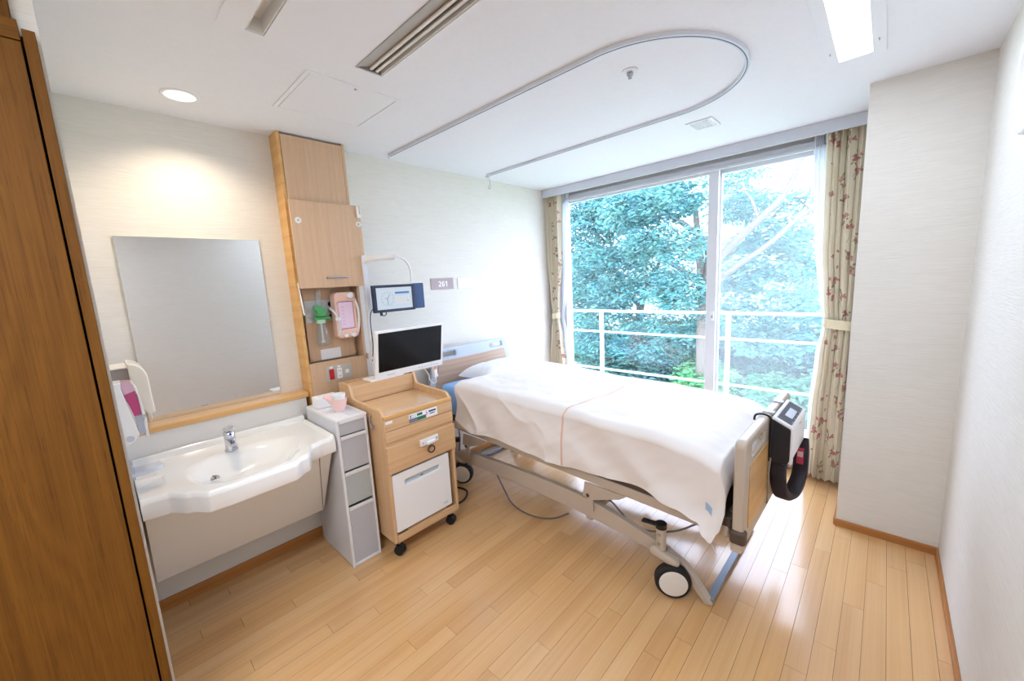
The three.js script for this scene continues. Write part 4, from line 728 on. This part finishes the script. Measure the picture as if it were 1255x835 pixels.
{ // air mattress pump hooked on the foot board
  const p = bedThing('mattress_pump', 'white and black mattress pump hanging on the footboard', 'pump');
  const z0 = -0.285, z1 = 0.055;
  const shell = roundPoly([[1.05, 0.66], [1.12, 0.655], [1.14, 0.68], [1.14, 0.842], [1.06, 0.884], [1.05, 0.875]], [0.008, 0.015, 0.015, 0.012, 0.006, 0.004]);
  const core = roundPoly([[1.046, 0.657], [1.122, 0.66], [1.131, 0.68], [1.131, 0.835], [1.058, 0.873], [1.046, 0.87]], 0.008);
  put(p, 'shell', extr(shell, z1 - z0, 0.004, 2), phys({ color: C(238, 236, 238), roughness: 0.35, clearcoat: 0.3 }), [0, 0, z0]);
  put(p, 'side_cheek', extr(core, 0.02, 0.003, 2), std({ color: C(24, 26, 34), roughness: 0.55 }), [0, 0, z1 - 0.014]); put(p, 'side_cheek', extr(core, 0.02, 0.003, 2), std({ color: C(24, 26, 34), roughness: 0.55 }), [0, 0, z0 - 0.006]);
  const an = -Math.atan2(0.042, 0.08), cx = 1.1, cy = 0.8645;
  const face = put(p, 'control_panel', rbox(0.066, 0.003, 0.29, 0.001), std({ color: C(70, 76, 90), roughness: 0.4 }), [cx, cy, (z0 + z1) / 2], [0, 0, an]);
  void face;
  put(p, 'display', rbox(0.034, 0.002, 0.13, 0.0008), std({ color: C(196, 206, 222), roughness: 0.2 }), [cx + 0.004, cy + 0.0005, (z0 + z1) / 2 + 0.01], [0, 0, an]);
  for (let i = 0; i < 5; i++) put(p, 'button', rbox(0.007, 0.002, 0.016, 0.0008), std({ color: C(206, 212, 222), roughness: 0.4 }), [cx - 0.022, cy + 0.0115, z0 + 0.06 + i * 0.055], [0, 0, an]);
  for (let i = 0; i < 5; i++) put(p, 'key', rbox(0.006, 0.002, 0.014, 0.0008), std({ color: C(150, 160, 176), roughness: 0.4 }), [cx + 0.027, cy - 0.0115, z0 + 0.06 + i * 0.055], [0, 0, an]);
  for (const z of [-0.2, 0.0]) put(p, 'hook', rbox(0.05, 0.006, 0.03, 0.002), M.coolLitGrey, [1.03, 0.8885, z]);
  put(p, 'brand_mark', rbox(0.001, 0.006, 0.04, 0.0003), std({ color: C(190, 150, 150) }), [1.1405, 0.82, -0.12]);
  const c = bedThing('pump_cord', 'dark cord of the pump looped over the footboard', 'cord');
  put(c, 'cord', tube([[0.985, 0.86, 0.075], [0.99, 0.885, 0.075], [1.02, 0.894, 0.07], [1.05, 0.88, 0.065], [1.055, 0.8, 0.063], [1.055, 0.7, 0.066]], 0.005, 40, 8), M.black, [0, 0, 0]);
  put(c, 'hanging_lead', tube([[1.058, 0.68, 0.066], [1.053, 0.6, 0.068], [1.053, 0.5, 0.06], [1.05, 0.44, 0.05], [1.04, 0.42, 0.02]], 0.004, 40, 8), std({ color: C(150, 146, 140), roughness: 0.5 }), [0, 0, 0]);
  const bag = bedThing('hose_sleeve', 'black fabric hose sleeve folded into a loop below pump', 'sleeve');
  const path = new THREE.CatmullRomCurve3([[1.075, 0.67, 0.0], [1.08, 0.58, 0.0], [1.085, 0.5, -0.02], [1.095, 0.43, -0.09], [1.115, 0.415, -0.19], [1.13, 0.48, -0.27], [1.13, 0.6, -0.29], [1.125, 0.68, -0.29]].map(V), false, 'centripetal');
  const pts = path.getSpacedPoints(40), tan = pts.map((_, i) => path.getTangentAt(i / 40)), X = new THREE.Vector3(1, 0, 0.1).normalize();
  put(bag, 'sleeve', surf((u, v) => {
    const i = Math.round(v * 40), a = u * 2 * PI, n = new THREE.Vector3().crossVectors(tan[i], X).normalize(), w = Math.sign(Math.cos(a)) * Math.pow(Math.abs(Math.cos(a)), 0.45), t = Math.sign(Math.sin(a)) * Math.pow(Math.abs(Math.sin(a)), 0.45);
    const k = pts[i].clone().addScaledVector(X, 0.034 * w).addScaledVector(n, 0.019 * t * (1 + 0.25 * Math.sin(v * 23))); return [k.x, k.y, k.z];
  }, 28, 40), std({ color: C(40, 36, 48), roughness: 0.65, side: THREE.DoubleSide }), [0, 0, 0]);
  put(bag, 'red_label', rbox(0.03, 0.09, 0.002, 0.0006), std({ color: C(206, 70, 104), roughness: 0.5 }), [1.13, 0.59, -0.262]);
  put(bag, 'red_label_print', rbox(0.024, 0.03, 0.0022, 0.0006), std({ color: C(240, 214, 222), roughness: 0.5 }), [1.13, 0.6, -0.261]);
}
{ // cables about the bed
  const w = solo('bed_power_cable', 'black power cable curled on the floor by the cabinet', 'cable', tube([[0.3, 0.01, 1.72], [0.36, 0.008, 1.66], [0.46, 0.008, 1.645], [0.53, 0.008, 1.71], [0.55, 0.008, 1.79], [0.51, 0.008, 1.86], [0.45, 0.008, 1.88]], 0.007, 60, 8), M.rubber); void w;
  const gm = std({ color: C(112, 104, 106), roughness: 0.5 });
  solo('bed_control_cable', 'thin grey cable sagging from under the bed middle', 'cable', tube([[1.56, 0.33, 1.56], [1.6, 0.35, 1.58], [1.66, 0.33, 1.57], [1.75, 0.24, 1.545], [1.83, 0.21, 1.53], [1.92, 0.235, 1.53], [2.02, 0.29, 1.54], [2.12, 0.38, 1.56], [2.19, 0.43, 1.57]], 0.005, 70, 8), gm);
  solo('signal_cable', 'thin grey cable lying under the bed beam', 'cable', tube([[0.62, 0.22, 1.5], [0.66, 0.12, 1.49], [0.74, 0.03, 1.5], [0.85, 0.006, 1.55], [1.0, 0.006, 1.58], [1.12, 0.006, 1.56], [1.2, 0.006, 1.5], [1.24, 0.006, 1.4]], 0.0055, 70, 8), gm);
  solo('lift_cable', 'dark cable hanging at the head end of bed', 'cable', tube([[0.3, 0.46, 1.55], [0.31, 0.36, 1.555], [0.29, 0.22, 1.56], [0.29, 0.1, 1.57], [0.3, 0.01, 1.6]], 0.005, 40, 8), gm);
}

// ------------------------------------------------------------------ curtains
const floral = canvasTex(1024, 1024, (q) => {
  q.fillStyle = '#f8eed6'; q.fillRect(0, 0, 1024, 1024); const r = rng(88);
  for (let i = 0; i < 900; i++) { q.fillStyle = `rgba(${205 + r() * 30 | 0},${190 + r() * 30 | 0},${150 + r() * 30 | 0},0.25)`; q.fillRect(r() * 1024, r() * 1024, 1.5, 14); }
  const leaf = (x, y, a, l, c) => { q.save(); q.translate(x, y); q.rotate(a); q.fillStyle = c; q.beginPath(); q.ellipse(l / 2, 0, l / 2, l / 5, 0, 0, 7); q.fill(); q.restore(); };
  const rose = (x, y, s) => { for (let i = 0; i < 9; i++) { const a = r() * 7, d = s * (0.2 + 0.5 * r()); q.fillStyle = ['#d49a90', '#c88482', '#dfb4a6', '#bd7a7a'][i % 4]; q.beginPath(); q.ellipse(x + Math.cos(a) * d, y + Math.sin(a) * d, s * 0.38, s * 0.26, a, 0, 7); q.fill(); } };
  for (let i = 0; i < 26; i++) {
    const x = 60 + r() * 900, y = (i + 0.5) * 1024 / 26 + (r() - 0.5) * 20, s = 26 + r() * 14;
    for (let k = 0; k < 6; k++) leaf(x + (r() - 0.5) * 50, y + (r() - 0.5) * 70, r() * 7, 20 + r() * 16, ['#b8ab80', '#c2b48c', '#a39c74'][k % 3]);
    q.strokeStyle = '#b4a67e'; q.lineWidth = 2.5; q.beginPath(); q.moveTo(x, y); q.quadraticCurveTo(x + (r() - 0.5) * 60, y + 50, x + (r() - 0.5) * 40, y + 110); q.stroke();
    rose(x, y, s); rose(x + s * 1.5, y + s * (r() - 0.3) * 2, s * 0.7); rose((x + 400 + r() * 200) % 1000, y + 30, s * 0.5);
  }
});
floral.wrapS = floral.wrapT = THREE.RepeatWrapping;
function drape(left, right, y0, y1, zc, folds, amp, seed, spanM) {        // left(y), right(y): its edges
  const nu = folds * 14, nv = 70, g = surf((u, v) => {
    const y = lerp(y1, y0, v), a = left(y), b = right(y), w = b - a, k = u * folds * 2 * PI + 1.2 * Math.sin(u * 9 + seed) + 0.5 * Math.sin(v * 3 + u * 5);
    const am = amp * Math.min(1, w / 0.16) * (0.8 + 0.4 * nz2(u * 5 + seed, v * 2 + 3, seed, 2));
    return [a + w * u + 0.004 * Math.sin(k * 2), y, zc + am * Math.sin(k) + 0.006 * Math.sin(2 * k + v * 4)];
  }, nu, nv);
  const uv = g.attributes.uv; for (let i = 0; i < uv.count; i++) uv.setXY(i, uv.getX(i) * spanM, (y1 - y0) * (1 - uv.getY(i)) / 1.0);
  return g;
}
{
  const fab = phys({ map: floral, roughness: 1, transmission: 0.22, thickness: 0, side: THREE.DoubleSide }), plain = std({ color: C(234, 220, 188), roughness: 0.95 });
  const lace = phys({ color: C(240, 243, 250), roughness: 1, transmission: 0.45, thickness: 0, side: THREE.DoubleSide });
  const R = thing('floral_curtain', 'cream floral curtain tied back beside the pillar', 'curtain', [2.45, 0, -0.06], 'floral curtains');
  const rl = (y) => interp([[0.02, 2.348], [0.5, 2.362], [0.95, 2.388], [1.17, 2.412], [1.35, 2.395], [1.7, 2.37], [2.45, 2.356]], y), rr = (y) => interp([[0.02, 2.552], [1.0, 2.553], [1.17, 2.553], [1.5, 2.555], [2.45, 2.56]], y);
  put(R, 'cloth', drape(rl, rr, 0.03, 2.452, -0.062, 5, 0.026, 3, 0.42), fab, [0, 0, 0]);
  put(R, 'tie_band', surf((u, v) => { const a = u * 2 * PI; return [2.482 + 0.077 * Math.cos(a), 1.175 + 0.032 * (v - 0.5) * 2 - 0.01 * Math.cos(a), -0.062 + 0.036 * Math.sin(a)]; }, 40, 4), Object.assign(plain, { side: THREE.DoubleSide }), [0, 0, 0]);
  const Lc = thing('floral_curtain', 'cream floral curtain tied back at the bed head', 'curtain', [0.1, 0, -0.06], 'floral curtains');
  const ll = (y) => interp([[0.02, 0.005], [0.7, 0.012], [1.0, 0.035], [1.17, 0.055], [1.4, 0.035], [1.8, 0.012], [2.45, 0.008]], y), lr = (y) => interp([[0.02, 0.205], [0.65, 0.2], [0.95, 0.16], [1.17, 0.125], [1.35, 0.14], [1.8, 0.178], [2.45, 0.195]], y);
  put(Lc, 'cloth', drape(ll, lr, 0.03, 2.452, -0.062, 5, 0.026, 8, 0.42), fab, [0, 0, 0]);
  put(Lc, 'tie_band', surf((u, v) => { const a = u * 2 * PI; return [0.09 + 0.045 * Math.cos(a), 1.175 + 0.032 * (v - 0.5) * 2 + 0.01 * Math.cos(a), -0.062 + 0.045 * Math.sin(a)]; }, 40, 4), plain, [0, 0, 0]);
  const LR = thing('lace_curtain', 'sheer white curtain gathered beside the pillar curtain', 'curtain', [2.32, 0, -0.1], 'sheer curtains');
  put(LR, 'sheer_cloth', drape((y) => rl(y) - interp([[0, 0.0], [0.9, 0.02], [1.17, 0.012], [1.6, 0.035], [2.0, 0.058], [2.45, 0.066]], y), (y) => rl(y) + 0.1, 0.03, 2.452, -0.1, 5, 0.014, 12, 1), lace, [0, 0, 0]);
  const LL = thing('lace_curtain', 'sheer white curtain gathered beside the bed head curtain', 'curtain', [0.22, 0, -0.1], 'sheer curtains');
  put(LL, 'sheer_cloth', drape((y) => lr(y) - 0.1, (y) => lr(y) + interp([[0, 0.02], [0.9, 0.045], [1.17, 0.04], [1.5, 0.07], [2.45, 0.068]], y), 0.03, 2.452, -0.1, 5, 0.014, 14, 1), lace, [0, 0, 0]);
}

// ------------------------------------------------------------------ outside: balcony, railing, trees
structMesh('floor_balcony', 'grey concrete balcony slab outside the window', 'balcony', box(9, 0.18, 0.95), std({ color: C(222, 224, 226), roughness: 0.9 }), [1.3, -0.13, -0.83]);
{
  const r = thing('balcony_railing', 'white metal balcony railing with three rails', 'railing', [1.3, 0, -1.2]);
  const wm = std({ color: C(240, 244, 248), roughness: 0.4 });
  for (const [y, h] of [[1.125, 0.03], [0.85, 0.022], [0.345, 0.022]]) put(r, 'rail', rbox(9, h, 0.03, 0.006), wm, [1.3, y, -1.2]);
  for (const x of [-3.08, -1.55, -0.02, 1.51, 3.04, 4.57]) slab(r, 'post', wm, [x - 0.02, x + 0.02, -0.04, 1.11, -1.22, -1.18], 0.004);
}
structMesh('ground', 'grassy ground below the building', 'ground', box(80, 0.2, 60), std({ map: tex(256, 256, (u, v) => mix3([120, 168, 104], [86, 136, 82], fbm(u, v, 12, 12, 41, 4)), true, 3, 3), roughness: 1 }), [-6, -3.9, -31]);
solo('retaining_wall', 'pale concrete retaining wall beyond the shrubs', 'wall', rbox(40, 2.2, 0.3, 0.02), std({ color: C(188, 186, 182), roughness: 0.85 }), [-5, -2.7, -13]);
{
  const b = thing('far_building', 'pale white building behind the trees', 'building', [-9, -3.8, -24]);
  const wl = std({ color: C(214, 212, 206), roughness: 0.9 }), gl = std({ color: C(120, 124, 126), roughness: 0.1 });
  slab(b, 'wall', wl, [-26, 6, -3.8, 3.2, -28, -24]); slab(b, 'roof', std({ color: C(196, 194, 190), roughness: 0.9 }), [-26.4, 6.4, 3.2, 3.5, -28.4, -23.6]);
  for (let i = 0; i < 8; i++) { const x = -24 + i * 3.8; const f = slab(b, 'window', std({ color: C(240, 244, 248), roughness: 0.5 }), [x, x + 1.7, -0.4, 1.2, -24.02, -23.96]); slab(f, 'pane', gl, [x + 0.08, x + 0.81, -0.32, 1.12, -23.97, -23.94]); slab(f, 'pane', gl, [x + 0.89, x + 1.62, -0.32, 1.12, -23.97, -23.94]); }
}
const leafGeo = (() => { // a spray of small pointed leaves
  const r = rng(4), pos = [], nor = [];
  for (let i = 0; i < 9; i++) {
    const a = r() * 2 * PI, el = (r() - 0.6) * 1.1, d = new THREE.Vector3(Math.cos(a) * Math.cos(el), Math.sin(el), Math.sin(a) * Math.cos(el)), o = new THREE.Vector3((r() - 0.5) * 0.3, (r() - 0.5) * 0.16, (r() - 0.5) * 0.3);
    const side = new THREE.Vector3().crossVectors(d, new THREE.Vector3(r() - 0.5, 1, r() - 0.5)).normalize(), l = 0.085 + 0.05 * r(), w = l * 0.27, up = new THREE.Vector3().crossVectors(side, d).normalize();
    const A = o, B = o.clone().addScaledVector(d, l * 0.45).addScaledVector(side, w).addScaledVector(up, 0.012), Cc = o.clone().addScaledVector(d, l), Dd = o.clone().addScaledVector(d, l * 0.45).addScaledVector(side, -w).addScaledVector(up, 0.012);
    for (const t of [[A, B, Cc], [A, Cc, Dd]]) { const n = new THREE.Vector3().crossVectors(t[1].clone().sub(t[0]), t[2].clone().sub(t[0])).normalize(); for (const p of t) { pos.push(p.x, p.y, p.z); nor.push(n.x, n.y, n.z); } }
  }
  const g = new THREE.BufferGeometry(); g.setAttribute('position', new THREE.Float32BufferAttribute(pos, 3)); g.setAttribute('normal', new THREE.Float32BufferAttribute(nor, 3)); return g;
})();
const leafMat = phys({ color: 0xffffff, roughness: 0.9, transmission: 0.45, thickness: 0, side: THREE.DoubleSide });
const barkMat = std({ color: C(112, 104, 96), roughness: 0.95 });
function foliage(parent, name, n, sample, tint, seed, size = 1) {
  const m = new THREE.InstancedMesh(leafGeo, leafMat, n), r = rng(seed), o = new THREE.Object3D(), c = new THREE.Color();
  for (let i = 0; i < n; i++) {
    const p = sample(r); o.position.set(...p); o.rotation.set((r() - 0.5) * 0.9, r() * 7, (r() - 0.5) * 0.9); o.scale.setScalar(size * (0.75 + 0.6 * r())); o.updateMatrix(); m.setMatrixAt(i, o.matrix);
    const k = 0.7 + 0.6 * r(), h = r(); c.setRGB(tint[0] * k * (0.8 + 0.5 * h), tint[1] * k, tint[2] * k * (1.15 - 0.35 * h)); m.setColorAt(i, c);
  }
  m.name = name; m.userData.kind = 'stuff'; m.castShadow = m.receiveShadow = true; const b = off.get(parent); m.position.set(-b[0], -b[1], -b[2]); parent.add(m); return m;
}
function tree(label, base, limbs, clumps, n, tint, seed, size) {
  const t = thing('tree', label, 'tree', base, 'trees beyond the balcony'), r = rng(seed);
  limbs.forEach(([pts, r0, r1], i) => {
    const cur = new THREE.CatmullRomCurve3(pts.map(V), false, 'centripetal'), N = 30, P = cur.getPoints(N), fr = cur.computeFrenetFrames(N, false);
    put(t, i ? 'branch' : 'trunk', surf((u, v) => { const k = Math.round(v * N), a = u * 2 * PI, q = lerp(r0, r1, v) * (1 + 0.06 * Math.sin(a * 3 + v * 20)), p = P[k].clone().addScaledVector(fr.normals[k], q * Math.cos(a)).addScaledVector(fr.binormals[k], q * Math.sin(a)); return [p.x, p.y, p.z]; }, 10, N), barkMat, [0, 0, 0]);
  });
  const tw = []; for (let i = 0; i < clumps.length * 3; i++) { const c = clumps[i % clumps.length], a = V(c), d = new THREE.Vector3((r() - 0.5) * c[3] * 1.7, (r() - 0.3) * c[4] * 1.4, (r() - 0.5) * c[3] * 1.4); tw.push(tube([[a.x - d.x, a.y - d.y, a.z - d.z], [a.x, a.y + 0.08, a.z], [a.x + d.x, a.y + d.y, a.z + d.z]], 0.012 + 0.012 * r(), 8, 5)); }
  const tm = put(t, 'twigs', merge(tw), barkMat, [0, 0, 0]); tm.userData.kind = 'stuff';
  const vol = clumps.map((c) => c[3] * c[3] * c[4]), tot = vol.reduce((a, b) => a + b, 0);
  foliage(t, 'foliage', n, (q) => { let k = q() * tot, i = 0; while (k > vol[i] && i < vol.length - 1) k -= vol[i++]; const c = clumps[i]; let x, y, z; do { x = q() * 2 - 1; y = q() * 2 - 1; z = q() * 2 - 1; } while (x * x + y * y + z * z > 1); return [c[0] + x * c[3], c[1] + y * c[4] - 0.1 * x * x * c[3], c[2] + z * c[3]]; }, tint, seed + 1, size);
  return t;
}
{
  const teal = [0.11, 0.36, 0.36];
  tree('tall tree with a forked leaning trunk behind the window mullion', [-0.3, -3.8, -6.1],
    [[[[-0.35, -3.8, -6.2], [-0.28, -1.2, -6.1], [-0.24, 0.4, -6], [-0.2, 1.5, -6]], 0.17, 0.13], [[[-0.2, 1.2, -6], [-0.17, 2.1, -5.9], [-0.58, 2.55, -5.9], [-1.14, 2.95, -5.8], [-1.9, 3.2, -5.7]], 0.1, 0.03],
      [[[-0.22, 1.3, -6], [0.03, 1.8, -6], [0.76, 2.53, -6], [1.15, 2.93, -6], [1.5, 3.8, -6]], 0.11, 0.04], [[[-0.2, 1.0, -6], [0.12, 1.42, -6], [0.92, 2.03, -6.1], [1.4, 2.5, -6.2], [2.1, 2.9, -6.2]], 0.08, 0.03], [[[0.76, 2.5, -6], [0.6, 3.0, -5.9], [0.3, 3.3, -5.8]], 0.035, 0.012]],
    [[-1.0, 3.2, -5.6, 0.8, 0.55], [-1.9, 3.1, -5.6, 0.7, 0.5], [-0.5, 2.2, -5.4, 0.6, 0.45], [0.3, 3.0, -6.9, 0.7, 0.4], [0.85, 2.2, -6.9, 0.7, 0.4], [1.35, 1.6, -6.9, 0.6, 0.4], [0.4, 1.4, -6.8, 0.7, 0.4], [1.2, 2.9, -7.0, 0.5, 0.25], [-0.7, 1.2, -5.6, 0.7, 0.5], [0.2, 0.6, -6.4, 0.7, 0.35], [1.3, 0.7, -6.6, 0.7, 0.35], [0.9, 0.0, -6.8, 0.8, 0.35], [-0.5, 0.2, -6.4, 0.6, 0.35], [1.7, 0.1, -6.9, 0.6, 0.35], [0.3, 3.6, -6.0, 0.6, 0.35], [-1.4, 2.3, -5.8, 0.7, 0.4]], 2300, teal, 71, 1);
  tree('slender dark branched tree outside the left window pane', [-2.4, -3.8, -7],
    [[[[-2.5, -3.8, -7], [-2.4, -1, -7], [-2.3, 0.05, -7], [-2.1, 0.9, -6.9], [-1.75, 1.7, -6.9]], 0.14, 0.07], [[[-2.2, 0.7, -6.9], [-2.8, 1.6, -6.8], [-3.0, 2.5, -6.8], [-3.1, 3.4, -6.7]], 0.07, 0.02], [[[-1.8, 1.5, -6.9], [-1.5, 2.2, -6.9], [-1.2, 2.7, -6.8]], 0.05, 0.015], [[[-2.3, 0.2, -7], [-2.9, 0.8, -7], [-3.6, 1.2, -6.9]], 0.05, 0.015]],
    [[-2.7, 3.2, -6.5, 0.9, 0.55], [-3.6, 3.0, -6.6, 0.8, 0.55], [-3.1, 2.1, -6.5, 0.9, 0.5], [-2.2, 2.1, -6.4, 0.7, 0.45], [-3.7, 1.3, -6.6, 0.9, 0.5], [-2.5, 1.2, -6.4, 0.8, 0.45], [-1.6, 1.3, -6.4, 0.6, 0.4], [-3.2, 0.5, -6.6, 0.9, 0.4], [-2.0, 0.4, -6.3, 0.6, 0.35], [-4.4, 2.3, -6.8, 0.8, 0.6], [-4.3, 0.6, -6.8, 0.7, 0.5], [-1.2, 0.3, -6.0, 0.5, 0.3], [-3.2, 3.8, -6.6, 0.8, 0.45], [-4.3, 3.5, -6.7, 0.8, 0.45], [-2.2, 3.7, -6.4, 0.7, 0.35], [-3.6, -0.4, -6.8, 0.9, 0.4], [-2.4, -0.5, -6.6, 0.7, 0.35], [-1.4, -0.4, -6.4, 0.6, 0.3]], 2900, teal, 91, 1);
  tree('broad tree far behind, filling gaps between branches', [-2, -3.8, -11],
    [[[[-1.9, -3.8, -11], [-1.8, 0, -11], [-2.0, 2.2, -11], [-2.2, 4, -11]], 0.22, 0.08], [[[-1.9, 1.2, -11], [-3.4, 2.2, -11], [-4.6, 3.2, -11]], 0.1, 0.03], [[[-1.9, 1.4, -11], [-0.6, 2.4, -11], [0.4, 3.4, -11]], 0.1, 0.03]],
    [[-6, 2.6, -11, 1.3, 1.0], [-4.4, 3.4, -11, 1.2, 0.9], [-2.8, 4.2, -11, 1.2, 0.8], [-3.4, 1.6, -10.6, 1.2, 0.7], [-5.6, 0.8, -11, 1.2, 0.8], [-1.2, 3.6, -11, 1.1, 0.7], [-0.8, 2.0, -10.6, 1.1, 0.7], [0.6, 2.4, -11, 1.0, 0.7], [0.2, 0.8, -10.6, 1.1, 0.6], [-2.4, 0.2, -10.4, 1.0, 0.5], [1.2, 1.2, -11, 0.8, 0.5], [-7, 1.4, -11, 1.2, 1.2]], 1350, [0.14, 0.4, 0.4], 111, 1.25);
  const bush = (label, x, y, z, rx, ry, n, tint, seed) => { const b = thing('shrub', label, 'shrub', [x, -3.8, z], 'shrubs below the balcony'); put(b, 'stem', tube([[x, -3.8, z], [x + 0.1, -2.6, z], [x, y, z]], 0.05, 12, 6), barkMat, [0, 0, 0]); foliage(b, 'foliage', n, (q) => { let p; do { p = [q() * 2 - 1, q() * 2 - 1, q() * 2 - 1]; } while (p[0] ** 2 + p[1] ** 2 + p[2] ** 2 > 1); return [x + p[0] * rx, y + p[1] * ry, z + p[2] * rx * 0.8]; }, tint, seed, 1.15); };
  bush('bright green rounded shrub below the railing at the mullion', -0.35, -1.15, -6.3, 0.55, 0.5, 900, [0.16, 0.5, 0.22], 201);
  bush('dark teal shrub below the railing, left window pane', -1.35, -1.2, -6.4, 0.6, 0.45, 900, [0.06, 0.22, 0.2], 203);
  bush('low green shrub seen through the insect screen', 0.9, -1.5, -6.8, 0.9, 0.55, 1300, [0.13, 0.42, 0.24], 205);
  bush('teal shrub below the bed head side of the railing', -3.0, -1.3, -7, 1.0, 0.6, 1400, [0.08, 0.28, 0.24], 207);
  bush('green shrub at the pillar side of the railing', 2.1, -1.4, -7, 0.8, 0.6, 900, [0.11, 0.38, 0.24], 209);
  [[-5.2, -0.9, -9.2, 'leafy hedge shrub far outside the bed head window edge'], [-3.2, -0.8, -9.4, 'leafy hedge shrub far behind the slender dark tree'], [-1.2, -0.75, -9.2, 'leafy hedge shrub far behind the window mullion'], [0.6, -0.8, -9.4, 'leafy hedge shrub far behind the insect screen'], [2.3, -0.9, -9.2, 'leafy hedge shrub far beyond the pillar curtain']].forEach(([x, y, z, l], i) => bush(l, x, y, z, 1.25, 0.75, 1100, [0.1, 0.33, 0.3], 221 + i * 2));
}
renderer.render(scene, camera);
